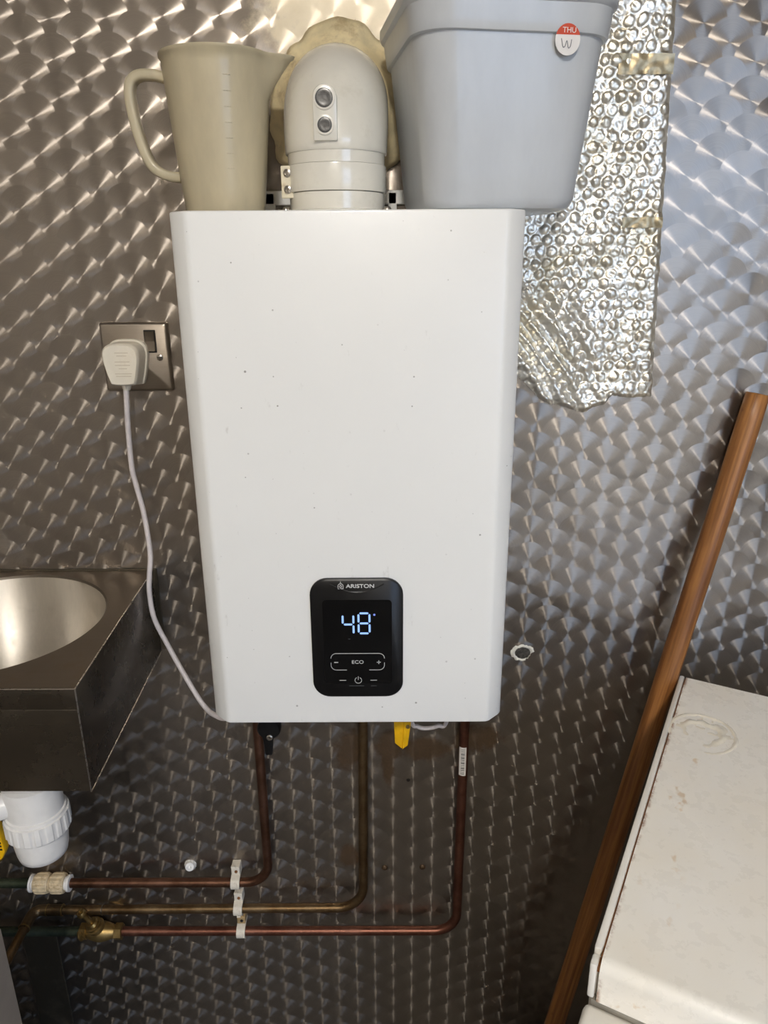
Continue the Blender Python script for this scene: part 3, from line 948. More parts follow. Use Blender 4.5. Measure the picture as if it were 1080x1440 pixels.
so = wobj(sock)
SX0, SX1, SZ0, SZ1 = -0.3485, -0.2650, 1.2655, 1.3487
bm = bmesh.new()
c_ = ((SX0 + SX1) / 2, (SZ0 + SZ1) / 2); hx_, hz_ = (SX1 - SX0) / 2, (SZ1 - SZ0) / 2
loft(bm, [[(x, 0.0, z) for x, z in rrect(hx_, hz_, 0.003, 4, *c_)], [(x, -0.0045, z) for x, z in rrect(hx_, hz_, 0.003, 4, *c_)],
          [(x, -0.0072, z) for x, z in rrect(hx_ - 0.0016, hz_ - 0.0016, 0.003, 4, *c_)], [(x, -0.0080, z) for x, z in rrect(hx_ - 0.0032, hz_ - 0.0032, 0.003, 4, *c_)]])
so('face_plate', bm, M_SOCKET, smooth=True, angle=35)
so('switch_surround', prism(bmesh.new(), rrect(0.0072, 0.0136, 0.0008, 2, -0.2872, 1.3262), -0.0080, -0.0085, 'y'), M_DARK)
so('rocker_switch', prism(bmesh.new(), [(-0.0084, 1.3382), (-0.0084, 1.3142), (-0.0118, 1.3142), (-0.0098, 1.3262), (-0.0102, 1.3382)], -0.2934, -0.2812, 'x', 0.0004, 1), M_SWITCH)
scr = so('fixing_screw', lathe(bmesh.new(), [(0.0040, 0.0080), (0.0040, 0.0088), (0.0030, 0.0094), (0, 0.0096)], (-0.2774, 0, 1.3068), (0, -1, 0), 20, closed_ends=False), M_SCREW, smooth=True)
so('screw_slot', box(bmesh.new(), -0.2806, -0.2742, -0.0099, -0.0090, 1.3062, 1.3074), M_DARK, scr)

plug = thing('power_plug', 'off-white three-pin plug in the wall socket with its white lead running down to the heater', 'plug', (-0.314, -0.008, 1.300))
po = wobj(plug)


def plug_out(s, cx, cz):
    pts = [(0.0212, 0.012), (0.0190, 0.0195), (0.012, 0.0240), (0.0, 0.0250), (-0.012, 0.0240), (-0.0190, 0.0195), (-0.0212, 0.012), (-0.0200, 0.0), (-0.0150, -0.0200), (-0.0115, -0.0232), (0.0, -0.0240), (0.0115, -0.0232), (0.0150, -0.0200), (0.0200, 0.0)]
    P = [Vector((p[0] * s + cx, p[1] * s + cz, 0)) for p in pts]
    P = [P[-2], P[-1]] + P + [P[0], P[1]]
    out = []
    for i in range(2, len(P) - 2):
        for k in range(4):
            t = k / 4
            a, b, c, d = P[i - 1], P[i], P[i + 1], P[i + 2] if i + 2 < len(P) else P[i + 1]
            q = 0.5 * ((2 * b) + (c - a) * t + (2 * a - 5 * b + 4 * c - d) * t * t + (3 * b - a - 3 * c + d) * t ** 3)
            out.append((q.x, q.y))
    return out


body = []
for y, s in ((-0.0082, 1.12), (-0.0115, 1.14), (-0.0150, 1.12), (-0.0165, 1.04), (-0.036, 1.03), (-0.0400, 1.01), (-0.0425, 0.93)):
    body.append([(p[0], y, p[1]) for p in plug_out(s, -0.3140 + 0.0010 * (y + 0.008) / 0.03, 1.3015)])
po('plug_body', loft(bmesh.new(), body), M_PLUG, smooth=True, angle=38)
bm = bmesh.new()                                                   # moulded lines on the plug face
for k, (wd, z) in enumerate(((0.016, 1.316), (0.012, 1.3125), (0.018, 1.3055), (0.018, 1.3015), (0.010, 1.2975), (0.020, 1.2915), (0.018, 1.2885))):
    box(bm, -0.3125 - wd / 2, -0.3125 + wd / 2, -0.0428, -0.0424, z, z + 0.0010)
po('moulded_marks', bm, simple('plug_relief', lin(206, 194, 172), 0.5, 0.0, 0.03, 80.0))
cab = spline([(-0.3165, -0.026, 1.284), (-0.3175, -0.026, 1.270), (-0.3215, -0.024, 1.2221), (-0.3238, -0.021, 1.1710), (-0.3222, -0.018, 1.1470), (-0.3150, -0.022, 1.1080), (-0.3080, -0.036, 1.0600), (-0.3098, -0.044, 1.0300),
              (-0.3114, -0.047, 1.0060), (-0.3090, -0.047, 0.9700), (-0.2960, -0.046, 0.9310), (-0.2724, -0.060, 0.8908), (-0.2465, -0.080, 0.8595), (-0.2254, -0.100, 0.8553), (-0.2020, -0.120, 0.8680), (-0.178, -0.125, 0.9170)], 8)
po('cable', tube(bmesh.new(), cab, 0.0034, 10), M_CABLE, smooth=True)
po('cable_grip', lathe(bmesh.new(), [(0.0062, 0.0), (0.0055, 0.006), (0.0042, 0.009)], (-0.3163, -0.026, 1.2790), (-0.03, 0, -1), 14), M_PLUG, smooth=True)

# ------------------------------------------------------------------ hand basin
basin = thing('hand_basin', 'stainless steel hand basin with a round bowl fixed to the wall at lower left', 'basin', (-0.468, -0.145, 0.90))
bo = wobj(basin)
TZ, AZ = 1.020, 0.8965
corners = [(-0.3195, -0.001), (-0.3090, -0.2951), (-0.627, -0.2951), (-0.627, -0.001)]
bc, br = (-0.468, -0.1465), 0.1305
bm = bmesh.new()
N = 96
outer, inner, low = [], [], []
def ray_sq(t):
    d = Vector((math.cos(t), math.sin(t)))
    best = None
    for i in range(4):
        p = Vector(corners[i]); q = Vector(corners[(i + 1) % 4]); e = q - p
        den = d.x * e.y - d.y * e.x
        if abs(den) < 1e-9: continue
        wv = p - Vector(bc)
        tt = (wv.x * e.y - wv.y * e.x) / den
        s = (wv.x * d.y - wv.y * d.x) / den
        if tt > 0 and -1e-6 <= s <= 1 + 1e-6 and (best is None or tt < best): best = tt
    return Vector(bc) + d * best
angs = [2 * math.pi * i / N for i in range(N)]
for c in corners:                                                  # snap samples to the corners
    a = math.atan2(c[1] - bc[1], c[0] - bc[0]) % (2 * math.pi)
    k = min(range(N), key=lambda i: abs((angs[i] - a + math.pi) % (2 * math.pi) - math.pi)); angs[k] = a
for t in angs:
    p = ray_sq(t)
    outer.append(bm.verts.new((p.x, p.y, TZ)))
    inner.append(bm.verts.new((bc[0] + br * math.cos(t), bc[1] + br * math.sin(t), TZ)))
    low.append(bm.verts.new((bc[0] + (br - 0.002) * math.cos(t), bc[1] + (br - 0.002) * math.sin(t), TZ - 0.0025)))
for i in range(N):
    j = (i + 1) % N
    bm.faces.new((outer[i], outer[j], inner[j], inner[i])); bm.faces.new((inner[i], inner[j], low[j], low[i]))
bo('basin_top', bm, M_BASIN, smooth=True, angle=30)
bprof = [(br - 0.002, TZ - 0.0025)] + [((br - 0.002) * math.cos(a) ** 0.55 if a < 1.56 else 0.02, TZ - 0.0025 - 0.115 * math.sin(a)) for a in [math.pi / 2 * i / 16 for i in range(1, 16)]] + [(0.020, TZ - 0.1180), (0.019, TZ - 0.1195)]
bo('bowl', lathe(bmesh.new(), bprof, (bc[0], bc[1], 0), n=64, closed_ends=False), M_BOWL, smooth=True, angle=60)
bo('waste_outlet', lathe(bmesh.new(), [(0.0, TZ - 0.119), (0.012, TZ - 0.119), (0.020, TZ - 0.1165), (0.021, TZ - 0.1185), (0.021, TZ - 0.150), (0.0, TZ - 0.150)], (bc[0], bc[1], 0), n=24, closed_ends=False), M_SCREW, smooth=True)


def sheet(pts, z0, z1, thick, inward, name, mat):
    bm = bmesh.new()
    p, q = Vector(pts[0]), Vector(pts[1])
    i_ = Vector(inward) * thick
    prism(bm, [tuple(p), tuple(q), tuple(q + i_), tuple(p + i_)], z0, z1, 'z', 0.00072, 4)
    return bo(name, bm, mat, smooth=True, angle=30)


sheet([(-0.627, -0.2951), (-0.3090, -0.2951)], AZ, TZ - 0.0246, 0.0015, (0, 1), 'front_apron', M_APRON)
sheet([(-0.6275, -0.2962), (-0.3083, -0.2962)], TZ - 0.0244, TZ, 0.0026, (0, 1), 'front_lip', M_APRON)
sheet([(-0.3090, -0.2951), (-0.3195, -0.001)], AZ, TZ - 0.0004, 0.0015, (-1, 0), 'side_apron', M_APRON)
sheet([(-0.627, -0.2951), (-0.627, -0.001)], AZ, TZ - 0.0004, 0.0015, (1, 0), 'side_apron', M_APRON)
for ed in ([(-0.626, -0.2962, TZ), (-0.3086, -0.2962, TZ)], [(-0.3086, -0.2960, TZ), (-0.3086, -0.2960, TZ - 0.0244)], [(-0.3092, -0.2952, TZ - 0.0250), (-0.3092, -0.2952, AZ)], [(-0.3090, -0.2951, AZ), (-0.3194, -0.003, AZ)], [(-0.3088, -0.2955, TZ), (-0.3194, -0.003, TZ)]):
    bo('edge_glint_tube', tube(bmesh.new(), ed, 0.00085, 8), M_SCREW, smooth=True)  # thin bright tubes added along the sheet edges to imitate their glint
bm = bmesh.new(); box(bm, -0.637, -0.3135, -0.0030, -0.0004, AZ + 0.002, TZ + 0.002, 0.0006); bo('wall_flange', bm, M_TRIM)

# ------------------------------------------------------------------ bottle trap
trap = thing('bottle_trap', 'white plastic bottle trap hanging under the hand basin', 'waste trap', (-0.4555, -0.150, 0.668))
to = wobj(trap)
TX_, TY_ = -0.4555, -0.150
to('trap_body', lathe(bmesh.new(), [(0.0185, 0.8685), (0.0185, 0.80), (0.0345, 0.795), (0.0345, 0.752), (0.0368, 0.751), (0.0372, 0.7475), (0.0350, 0.745)], (TX_, TY_, 0), n=48), M_WHITE, smooth=True)
to('locking_nut', lathe(bmesh.new(), [(0.0345, 0.748), (0.0392, 0.7465), (0.0400, 0.744), (0.0400, 0.7225), (0.0385, 0.7205), (0.032, 0.7200)], (TX_, TY_, 0), n=144, ribs=(18, 0.0012, {2, 3})), M_WHITE, smooth=True, angle=25)
to('trap_cup', lathe(bmesh.new(), [(0.0338, 0.7215), (0.0334, 0.705), (0.0318, 0.690), (0.0300, 0.6825), (0.0255, 0.6790), (0.0, 0.6780)], (TX_, TY_, 0), n=48, closed_ends=False), M_WHITE, smooth=True, angle=60)
bm = bmesh.new()
ax = Vector((-0.88, -0.42, -0.12)).normalized()
lathe(bm, [(0.0165, 0.024), (0.0165, 0.046), (0.0255, 0.047), (0.0262, 0.049), (0.0262, 0.066), (0.0245, 0.068), (0.018, 0.069), (0.018, 0.105), (0.0, 0.105)], (TX_, TY_, 0.772), ax, 48, ribs=(10, 0.0016, {3, 4}))
to('outlet_nut', bm, M_WHITE, smooth=True, angle=25)
lev = thing('lever_valve', 'yellow flat lever of the valve below the white trap outlet', 'valve', (-0.545, -0.12, 0.70))
lo = wobj(lev)
lo('valve_body', lathe(bmesh.new(), [(0.009, 0.62), (0.009, 0.665), (0.014, 0.667), (0.014, 0.700), (0.009, 0.702), (0.009, 0.735)], (-0.553, -0.100, 0), n=16), M_BRASS, smooth=True)
lo('valve_spindle', lathe(bmesh.new(), [(0.005, 0.0), (0.005, 0.026)], (-0.553, -0.100, 0.688), (0.5, -0.6, 0), 12), M_BRASS, smooth=True)
bm = bmesh.new()
prism(bm, [(-0.5410, 0.7010), (-0.5250, 0.7010), (-0.5215, 0.660), (-0.5270, 0.6480), (-0.5390, 0.6370), (-0.5480, 0.6400)], -0.1285, -0.1150, 'y', 0.0016, 2)
lo('lever', bm, M_YELLOW, smooth=True)
bm = bmesh.new()
for k in range(5): box(bm, -0.5290, -0.5245, -0.1288, -0.1284, 0.662 + 0.0055 * k, 0.6650 + 0.0055 * k)
lo('lever_print', bm, M_DARK)

# ------------------------------------------------------------------ pipes
PR, PYc = 0.0072, -0.020
p1 = thing('copper_pipe', 'brown copper pipe from the left end of the heater, uppermost of the three bending left', 'pipe', (-0.1875, PYc, 0.4950), group=None)
p1o = wobj(p1)
p1o('tube', tube(bmesh.new(), bend_path([(-0.1878, PYc, 0.9202), (-0.1872, PYc, 0.4950), (-0.502, PYc, 0.4948)], 0.036), PR, 16), M_COP1, smooth=True)
p1o('tube_end', tube(bmesh.new(), [(-0.500, PYc, 0.4948), (-0.760, PYc, 0.4946)], PR, 16), M_VERD, smooth=True)['label'] = 'green tarnished length left of the coupling'
p2 = thing('copper_pipe', 'olive-brown copper pipe from the middle of the heater, second of the three bending left', 'pipe', (-0.0375, PYc, 0.4425))
p2o = wobj(p2)
p2o('tube', tube(bmesh.new(), bend_path([(-0.0338, PYc, 0.9202), (-0.0400, PYc, 0.4428), (-0.540, PYc, 0.4400)], 0.042), PR, 16), M_COP2, smooth=True)
elb = bend_path([(-0.520, PYc, 0.4400), (-0.5660, PYc, 0.4398), (-0.5660, -0.056, 0.4396)], 0.014, 6)
p2o('elbow_fitting', tube(bmesh.new(), elb, 0.0086, 16), M_COP2, smooth=True)
p2o('tube_end', tube(bmesh.new(), [(-0.5660, -0.044, 0.4396), (-0.5660, -0.245, 0.4396)], PR, 16), M_COP2, smooth=True)
for x in (-0.5200, -0.5440):
    p2o('solder_ring', lathe(bmesh.new(), [(PR, -0.0012), (0.0092, -0.0008), (0.0092, 0.0008), (PR, 0.0012)], (x, PYc, 0.4400), (1, 0, 0), 16), M_BRASS, smooth=True)
p2o('solder_ring', lathe(bmesh.new(), [(PR, -0.0012), (0.0092, -0.0008), (0.0092, 0.0008), (PR, 0.0012)], (-0.5660, -0.054, 0.4396), (0, 1, 0), 16), M_BRASS, smooth=True)
p2o('solder_ring', lathe(bmesh.new(), [(PR, -0.0010), (0.0085, -0.0006), (0.0085, 0.0006), (PR, 0.0010)], (-0.456, PYc, 0.4404), (1, 0, 0), 16), M_SCREW, smooth=True)
p3 = thing('copper_pipe', 'reddish copper pipe from the right end of the heater, lowest of the three bending left', 'pipe', (0.1108, PYc, 0.3935))
p3o = wobj(p3)
p3o('tube', tube(bmesh.new(), bend_path([(0.1122, PYc, 0.9202), (0.1088, PYc, 0.3940), (-0.470, PYc, 0.3952)], 0.036), PR, 16), M_COP3, smooth=True)
p3o('tube_end', tube(bmesh.new(), [(-0.462, PYc, 0.3952), (-0.740, PYc, 0.3955)], PR, 16), M_VERD, smooth=True)['label'] = 'green tarnished length left of the stop valve'
bm = bmesh.new()                                                   # barcode label wrapped on the right pipe
A0, A1 = math.radians(-150), math.radians(-62)
for k in range(8):
    t0 = A0 + (A1 - A0) * k / 8; t1 = A0 + (A1 - A0) * (k + 1) / 8
    r_ = PR + 0.0003
    v = [bm.verts.new((0.1108 + r_ * math.cos(t), PYc + r_ * math.sin(t), z)) for t, z in ((t0, 0.7000), (t1, 0.7000), (t1, 0.7490), (t0, 0.7490))]
    bm.faces.new(v)
bcl = p3o('barcode_label', bm, M_STICKER, smooth=True)
bm = bmesh.new()
for k in range(15):
    z = 0.7030 + 0.0030 * k; hgt = random.choice((0.0008, 0.0012, 0.0018))
    for q in range(4):
        t0 = math.radians(-122 + 10 * q); t1 = math.radians(-112 + 10 * q); r_ = PR + 0.00045
        bm.faces.new([bm.verts.new((0.1108 + r_ * math.cos(t), PYc + r_ * math.sin(t), zz)) for t, zz in ((t0, z), (t1, z), (t1, z + hgt), (t0, z + hgt))])
p3o('barcode', bm, M_DIM, bcl)

# pipe clips
CL = [(-0.2395, 0.4950, 'topmost', M_CLIP), (-0.2390, 0.4417, 'middle', M_CLIP), (-0.2375, 0.3947, 'lowest', M_CLIPD)]
first = None
for k, (x, zc, nm, tm) in enumerate(CL):
    lab = {'topmost': 'white plastic clip on the uppermost copper pipe', 'middle': 'white plastic clip on the second copper pipe', 'lowest': 'white plastic clip with a brown stained tab on the lowest copper pipe'}[nm]
    c = thing('pipe_clip', lab, 'clip', (x, 0, zc), 0, 'pipe clips')
    bm = bmesh.new()
    po_ = [(-0.0005, 0.0120), (-0.0180, 0.0118)] + [(PYc + 0.0104 * math.cos(math.radians(a)), 0.0104 * math.sin(math.radians(a))) for a in range(95, 286, 15)] + [(-0.0140, -0.0145), (-0.0140, -0.0085)]
    po_ += [(PYc + 0.0075 * math.cos(math.radians(a)), 0.0075 * math.sin(math.radians(a))) for a in range(290, 84, -15)] + [(-0.0150, 0.0085), (-0.0005, 0.0085)]
    prism(bm, po_, -0.0068, 0.0068, 'x')
    obj('hook', bm, M_CLIP, c, True, angle=35)
    bm = bmesh.new(); box(bm, -0.0066, 0.0066, -0.0170, -0.0005, 0.0118, 0.0265, 0.0010)
    obj('tab', bm, tm, c)
    obj('nail', lathe(bmesh.new(), [(0.0024, 0.0), (0.0024, 0.0015), (0.0, 0.0020)], (0.001, -0.0168, 0.0185), (0, -1, 0), 10, closed_ends=False), M_RUST if k < 2 else M_DARK, c)
    bm = bmesh.new(); box(bm, -0.0062, 0.0000, -0.0190, -0.0150, 0.0262, 0.0292, 0.0006)
    obj('catch', bm, M_CLIP, c)

# push-fit coupling on the upper pipe
cp = thing('pipe_coupling', 'grubby white ribbed push-fit coupling on the uppermost pipe below the trap', 'coupling', (-0.530, PYc, 0.4948))
co = wobj(cp)
XA = (1, 0, 0)
co('coupling_nut', lathe(bmesh.new(), [(0.0080, -0.0249), (0.0132, -0.0249), (0.0148, -0.0226), (0.0160, -0.0193), (0.0160, -0.0070), (0.0148, -0.0038), (0.0140, -0.0014), (0.0080, -0.0009)], (-0.530, PYc, 0.4948), XA, 96, ribs=(12, 0.0012, {3, 4})), M_COUP, smooth=True, angle=25)
co('coupling_nut', lathe(bmesh.new(), [(0.0080, 0.0009), (0.0136, 0.0011), (0.0152, 0.0028), (0.0160, 0.0056), (0.0160, 0.0174), (0.0148, 0.0211), (0.0132, 0.0230), (0.0080, 0.0230)], (-0.530, PYc, 0.4948), XA, 96, ribs=(12, 0.0012, {3, 4})), M_COUP, smooth=True, angle=25)
co('coupling_barrel', lathe(bmesh.new(), [(0.0120, -0.0113), (0.0120, 0.0113)], (-0.530, PYc, 0.4948), XA, 24), M_COUP, smooth=True)
co('collet', lathe(bmesh.new(), [(0.0104, -0.0246), (0.0104, -0.0277), (0.0134, -0.0282), (0.0134, -0.0315), (0.0072, -0.0320)], (-0.530, PYc, 0.4948), XA, 32), M_WHITE, smooth=True)
co('collet', lathe(bmesh.new(), [(0.0100, 0.0226), (0.0100, 0.0263), (0.0128, 0.0268), (0.0128, 0.0306), (0.0072, 0.0310)], (-0.530, PYc, 0.4948), XA, 32), M_WHITE, smooth=True)

# brass stop valve on the lowest pipe
sv = thing('stop_valve', 'small brass stop valve with an angled spindle on the lowest pipe', 'valve', (-0.464, PYc, 0.3952))
vo_ = wobj(sv)
VC = (-0.464, PYc, 0.3952)
vo_('valve_body', lathe(bmesh.new(), [(0.0085, -0.026), (0.0105, -0.022), (0.0150, -0.008), (0.0160, 0.0), (0.0140, 0.010), (0.0105, 0.020), (0.0095, 0.024)], VC, XA, 24), M_BRASS, smooth=True)
for s0, s1 in ((-0.034, -0.022), (0.022, 0.035)):
    vo_('hex_nut', lathe(bmesh.new(), [(0.0095, s0), (0.0130, s0 + 0.001), (0.0130, s1 - 0.001), (0.0095, s1)], VC, XA, 6), M_BRASS)
AXV = Vector((-0.36, -0.22, 0.90)).normalized()
vo_('bonnet', lathe(bmesh.new(), [(0.0120, 0.004), (0.0130, 0.014), (0.0140, 0.0150), (0.0140, 0.0180), (0.0115, 0.0190), (0.0125, 0.0200), (0.0125, 0.0235), (0.0100, 0.0245), (0.0105, 0.0260), (0.0085, 0.0300), (0.0055, 0.0305)], VC, AXV, 24), M_BRASS, smooth=True, angle=30)
vo_('spindle', lathe(bmesh.new(), [(0.0042, 0.029), (0.0042, 0.052), (0.0070, 0.053), (0.0075, 0.056), (0.0060, 0.060), (0.0035, 0.060), (0.0030, 0.057), (0.0, 0.057)], VC, AXV, 16), M_BRASS, smooth=True, angle=35)
vo_('drain_cap', lathe(bmesh.new(), [(0.0070, 0.0), (0.0070, 0.0080), (0.0085, 0.0085), (0.0085, 0.0125), (0.0055, 0.0140), (0.0, 0.0140)], (-0.4880, PYc, 0.3935), (-0.55, -0.75, 0.15), 12), M_BRASS, smooth=True, angle=35)

# isolating valves under the heater
bv = thing('isolating_valve', 'black plastic valve knob with a lever below the left underside of the heater', 'valve', (-0.157, -0.10, 0.84))
b1 = wobj(bv)
b1('valve_body', lathe(bmesh.new(), [(0.009, 0.838), (0.009, 0.9202)], (-0.157, -0.092, 0), n=16), M_BRASS, smooth=True)
b1('knob', lathe(bmesh.new(), [(0.0150, 0.0), (0.0155, 0.003), (0.0155, 0.012), (0.0135, 0.015), (0.0, 0.0155)], (-0.1555, -0.094, 0.838), (0, -1, 0), 28, closed_ends=False), M_BLACK, smooth=True)
bm = bmesh.new(); prism(bm, [(-0.1660, 0.8330), (-0.1465, 0.8330), (-0.1510, 0.8200), (-0.1530, 0.7985), (-0.1620, 0.7985), (-0.1635, 0.8200)], -0.1085, -0.0985, 'y', 0.0018, 2)
b1('lever', bm, M_BLACK, smooth=True)
b1('knob_screw', lathe(bmesh.new(), [(0.0042, 0.0), (0.0042, 0.0012), (0.0028, 0.0018), (0.0022, 0.0010), (0.0, 0.0010)], (-0.1545, -0.1094, 0.8275), (0, -1, 0), 16, closed_ends=False), M_SCREW, smooth=True)
yv = thing('isolating_valve', 'yellow two-sided valve lever below the middle of the heater', 'valve', (0.018, -0.10, 0.84))
y1 = wobj(yv)
y1('valve_body', lathe(bmesh.new(), [(0.009, 0.840), (0.009, 0.9202)], (0.016, -0.092, 0), n=16), M_BRASS, smooth=True)
bm = bmesh.new()
prism(bm, [(0.0080, 0.8560), (0.0235, 0.8560), (0.0190, 0.8060), (0.0095, 0.8150)], -0.1060, -0.0940, 'y', 0.0010, 2)
y1('lever', bm, M_YELLOW, smooth=True, angle=30)
bm = bmesh.new()
prism(bm, [(0.0215, 0.8560), (0.0315, 0.8560), (0.0265, 0.8130), (0.0192, 0.8068)], -0.1085, -0.0985, 'y', 0.0010, 2)
y1('lever_rib', bm, M_YELLOW, smooth=True, angle=30)
y1('lever_screw', lathe(bmesh.new(), [(0.0028, 0.0), (0.0028, 0.0008), (0.0, 0.0010)], (0.0265, -0.1085, 0.8425), (0, -1, 0), 14, closed_ends=False), M_BRASS, smooth=True)

# ------------------------------------------------------------------ marks and fixings on the wall
hole = thing('wall_hole', 'hole in the steel wall ringed with broken white filler, right of the heater', 'hole', (0.1927, 0, 0.8886))
ho = wobj(hole)
bm = bmesh.new()
n = 40
inn, mid, out = [], [], []
for i in range(n):
    t = 2 * math.pi * i / n
    q = mnoise.noise((math.cos(t) * 2.2, math.sin(t) * 2.2, 4)) + 0.6 * mnoise.noise((math.cos(t) * 6, math.sin(t) * 6, 1))
    thin = 0.12 if ((t + 1.25) % (2 * math.pi)) < 0.42 * math.pi else 1.0
    ri = 0.0110 + 0.0014 * q; ro = ri + (0.0058 + 0.0026 * q) * thin
    f = lambda r, y: bm.verts.new((0.1927 + r * math.cos(t), y, 0.8886 + 0.80 * r * math.sin(t)))
    inn.append(f(ri, -0.0004)); mid.append(f((ri + ro) / 2, -0.0022 - 0.001 * q)); out.append(f(ro, -0.0003))
for i in range(n):
    j = (i + 1) % n
    bm.faces.new((inn[i], inn[j], mid[j], mid[i])); bm.faces.new((mid[i], mid[j], out[j], out[i]))
ho('filler_ring', bm, M_FILLER, smooth=True, angle=60)
ho('hole_opening', lathe(bmesh.new(), [(0.0108, 0.0002), (0.0085, 0.0009), (0.0, 0.0004)], (0.1927, 0, 0.8886), (0, -1, 0), 24, closed_ends=False), simple('grey_hole_inside', lin(72, 68, 62), 0.7, 0.3, 0.5, 220.0), smooth=True)
wp_ = thing('wall_plug', 'small white wall plug sticking out of the wall above the pipes', 'wall plug', (-0.3142, 0, 0.512))
wo = wobj(wp_)
wo('plug_head', lathe(bmesh.new(), [(0.0090, 0.0), (0.0095, 0.0015), (0.0070, 0.0060), (0.0068, 0.0095), (0.0030, 0.0100), (0.0, 0.0080)], (-0.3142, 0, 0.5115), (0.1, -1, 0.35), 16, closed_ends=False), M_WHITE, smooth=True)
wo('washer', lathe(bmesh.new(), [(0.0100, 0.0), (0.0100, 0.0014), (0.006, 0.0018)], (-0.3142, 0, 0.5090), (0, -1, 0), 18), M_SCREW, smooth=True)
for (x, z, lab) in ((-0.0058, 0.5033, 'small rusty screw head in the wall, left one of a pair between the pipes'), (0.0542, 0.5044, 'small rusty screw head in the wall, right one of a pair between the pipes')):
    s_ = thing('wall_screw', lab, 'screw', (x, 0, z), 0, 'screws in the wall')
    obj('screw_head', lathe(bmesh.new(), [(0.0048, 0.0), (0.0048, 0.0012), (0.0034, 0.0026), (0.0012, 0.0030), (0.0012, 0.0016), (0.0, 0.0016)], (0, 0, 0), (0, -1, 0), 14, closed_ends=False), simple('rusty_steel', lin(96, 78, 60), 0.5, 0.7, 0.3, 200.0), s_, True)
mk = lathe(bmesh.new(), [(0.0030, 0.0), (0.0026, 0.0012), (0.0, 0.0016)], (0.0310, 0, 0.6715), (0, -1, 0), 8, closed_ends=False)
mk = obj('wall_screw', mk, M_DARK, None, True)
mk['label'] = 'tiny dark screw stub in the wall below the yellow lever'; mk['category'] = 'screw'; mk['group'] = 'screws in the wall'

# ------------------------------------------------------------------ wooden pole
foot = Vector((0.1957, -0.1240, 0.0)); top = Vector((0.4605, -0.0168, 1.2590))
d = (top - foot); Ln = d.length
pole = thing('broom_handle', 'long brown wooden broom handle leaning on the steel wall beside the cream-white fridge', 'pole', foot)
pole.rotation_mode = 'QUATERNION'
pole.rotation_quaternion = d.to_track_quat('Z', 'Y')
bm = bmesh.new()
prof = []
for i in range(41):
    h = Ln * i / 40
    prof.append((0.0146 + 0.0006 * mnoise.noise((0, 0, h * 9)), h))
prof[-1] = (0.0140, Ln - 0.001); prof.append((0.0128, Ln)); prof.append((0.0, Ln + 0.0006))
prof = [(0.0, 0.0)] + prof
lathe(bm, prof, n=24, closed_ends=False)
obj('shaft', bm, M_WOOD, pole, True, angle=50)

# ------------------------------------------------------------------ white appliance at lower right
FA = math.radians(-28.6)
fr = thing('undercounter_fridge', 'cream-white undercounter fridge with rust-stained top, turned at an angle to the wall', 'fridge', (0.3990, -0.0475, 0.0), FA)
# local frame: x to the right along the back edge, y = 0 at the back edge, front towards -y
FW, FD, FT = 0.50, 0.488, 0.880
bm = bmesh.new(); box(bm, 0.0022, FW, -FD + 0.004, -0.002, 0.02, FT - 0.006, 0.002)
obj('cabinet', bm, M_FRIDGE2, fr)
bm = bmesh.new(); box(bm, 0.0, 0.0066, -FD + 0.010, 0.0, 0.80, FT + 0.0008, 0.0020)
box(bm, 0.0, 0.0060, -FD - 0.0035, -FD + 0.008, 0.8395, FT - 0.0035, 0.0018)
obj('side_trim', bm, M_FRIDGE2, fr, True)
bm = bmesh.new()
yz = [(-0.0010, FT - 0.02), (-0.0010, FT - 0.0012), (-0.0020, FT), (-FD + 0.0070, FT)]
for a in range(15, 91, 15):
    yz.append((-FD + 0.0070 - 0.0110 * math.sin(math.radians(a)), FT - 0.0110 + 0.0110 * math.cos(math.radians(a))))
yz += [(-FD - 0.0040, 0.8390), (-FD - 0.0005, 0.8380), (-FD + 0.010, 0.8380), (-FD + 0.010, FT - 0.02)]
prism(bm, yz, 0.0082, FW + 0.002, 'x')
obj('top_panel', bm, M_FRIDGE, fr, True, angle=25)
bm = bmesh.new(); box(bm, 0.0068, 0.0080, -FD + 0.006, -0.004, FT - 0.008, FT - 0.0016)
obj('seam', bm, M_RUST, fr)
bm = bmesh.new(); box(bm, 0.0008, 0.0090, -FD - 0.0020, -FD + 0.0080, FT - 0.012, FT - 0.0055, 0.0012)
obj('rusted_corner', bm, M_RUST, fr)
bm = bmesh.new(); box(bm, -0.0010, FW + 0.002, -FD - 0.040, -FD - 0.002, 0.06, 0.8345, 0.006, 3)
obj('door', bm, M_FRIDGE2, fr, True)
bm = bmesh.new(); box(bm, 0.004, FW - 0.002, -FD - 0.002, -FD + 0.006, 0.06, 0.8375)
obj('door_seal', bm, simple('grey_door_seal', lin(150, 144, 132), 0.6), fr)
for fx_, fy_ in ((0.04, -0.04), (FW - 0.04, -0.04), (0.04, -FD + 0.04), (FW - 0.04, -FD + 0.04)):
    obj('foot', lathe(bmesh.new(), [(0.018, 0.0), (0.018, 0.012), (0.010, 0.014), (0.010, 0.022)], (fx_, fy_, 0), n=16), M_BLACK, fr, True)
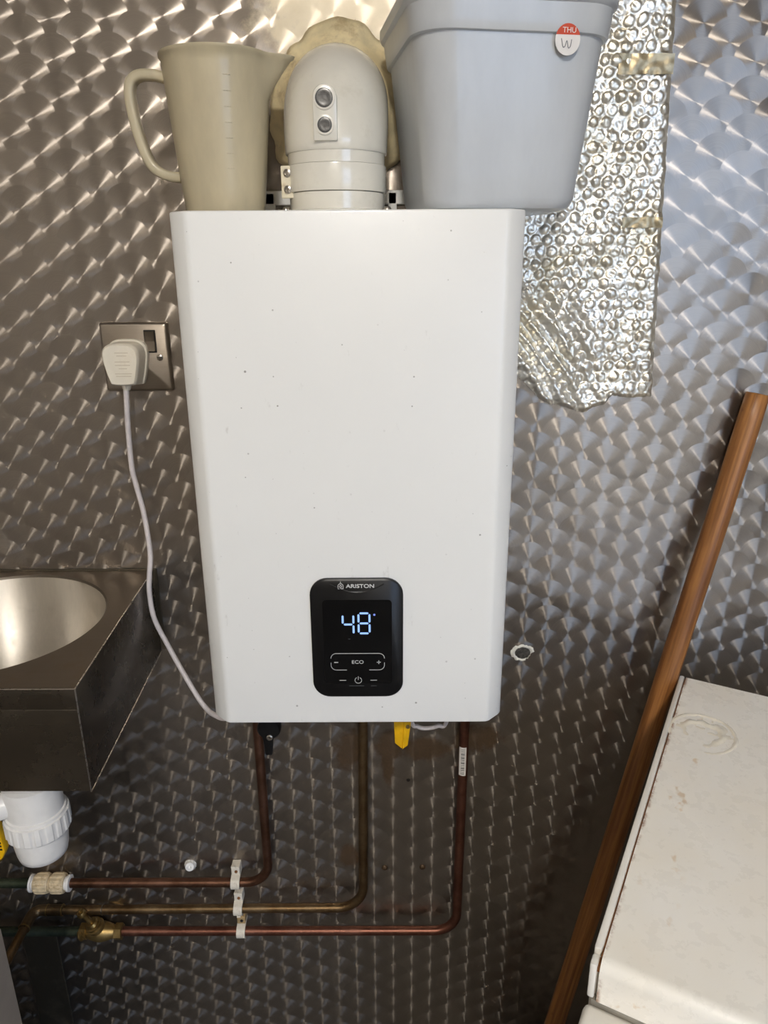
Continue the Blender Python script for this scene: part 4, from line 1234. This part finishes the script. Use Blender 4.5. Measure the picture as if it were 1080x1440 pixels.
# dried clear spill: thin raised rippled dome on the top
bm = bmesh.new()
ctr = Vector((0.3770, -0.1780, 0)) - Vector((0.3990, -0.0475, 0))
ctr = Matrix.Rotation(-FA, 3, 'Z') @ ctr
nr, na = 22, 48
rings = []
for i in range(nr + 1):
    ring = []
    f = i / nr
    for k in range(na):
        t = 2 * math.pi * k / na
        R0 = 0.040 * (1 + 0.06 * mnoise.noise((math.cos(t) * 2, math.sin(t) * 2, 8)))
        hgt = 1.7 * (0.0016 * math.exp(-((f - 0.93) / 0.05) ** 2) + 0.0013 * math.exp(-((f - 0.55 - 0.05 * math.sin(3 * t)) / 0.10) ** 2) + 0.0009 * mnoise.noise((f * 6 * math.cos(t), f * 6 * math.sin(t), 2))) * (0.55 + 0.45 * math.sin(t + 0.5))
        hgt = max(0.0, hgt) * min(1, (1 - f) * 14)
        ring.append(bm.verts.new((ctr.x + R0 * f * math.cos(t) * 1.0, ctr.y + R0 * f * math.sin(t) * 1.05, FT - 0.00035 + hgt)))
    rings.append(ring)
for i in range(nr):
    for k in range(na):
        bm.faces.new((rings[i][k], rings[i][(k + 1) % na], rings[i + 1][(k + 1) % na], rings[i + 1][k]))
bmesh.ops.remove_doubles(bm, verts=bm.verts, dist=1e-6)
obj('dried_spill', bm, M_SPILL, fr, True, angle=80)

# ------------------------------------------------------------------ grey cabinet at lower left
cb = thing('floor_cabinet', 'grey steel floor cabinet standing under the hand basin at lower left', 'cabinet', (-0.62, -0.40, 0.0))
bo2 = wobj(cb)
bo2('side_panel', box(bmesh.new(), -0.492, -0.467, -0.56, -0.25, 0.04, 0.66, 0.0015), M_CABINET)
bo2('carcass', box(bmesh.new(), -0.78, -0.4925, -0.555, -0.252, 0.04, 0.655, 0.0015), M_TRIM)
bo2('plinth', box(bmesh.new(), -0.77, -0.48, -0.53, -0.27, 0.0, 0.04), M_DARK)
bo2('door', box(bmesh.new(), -0.778, -0.494, -0.575, -0.556, 0.05, 0.65, 0.002), M_CABINET)
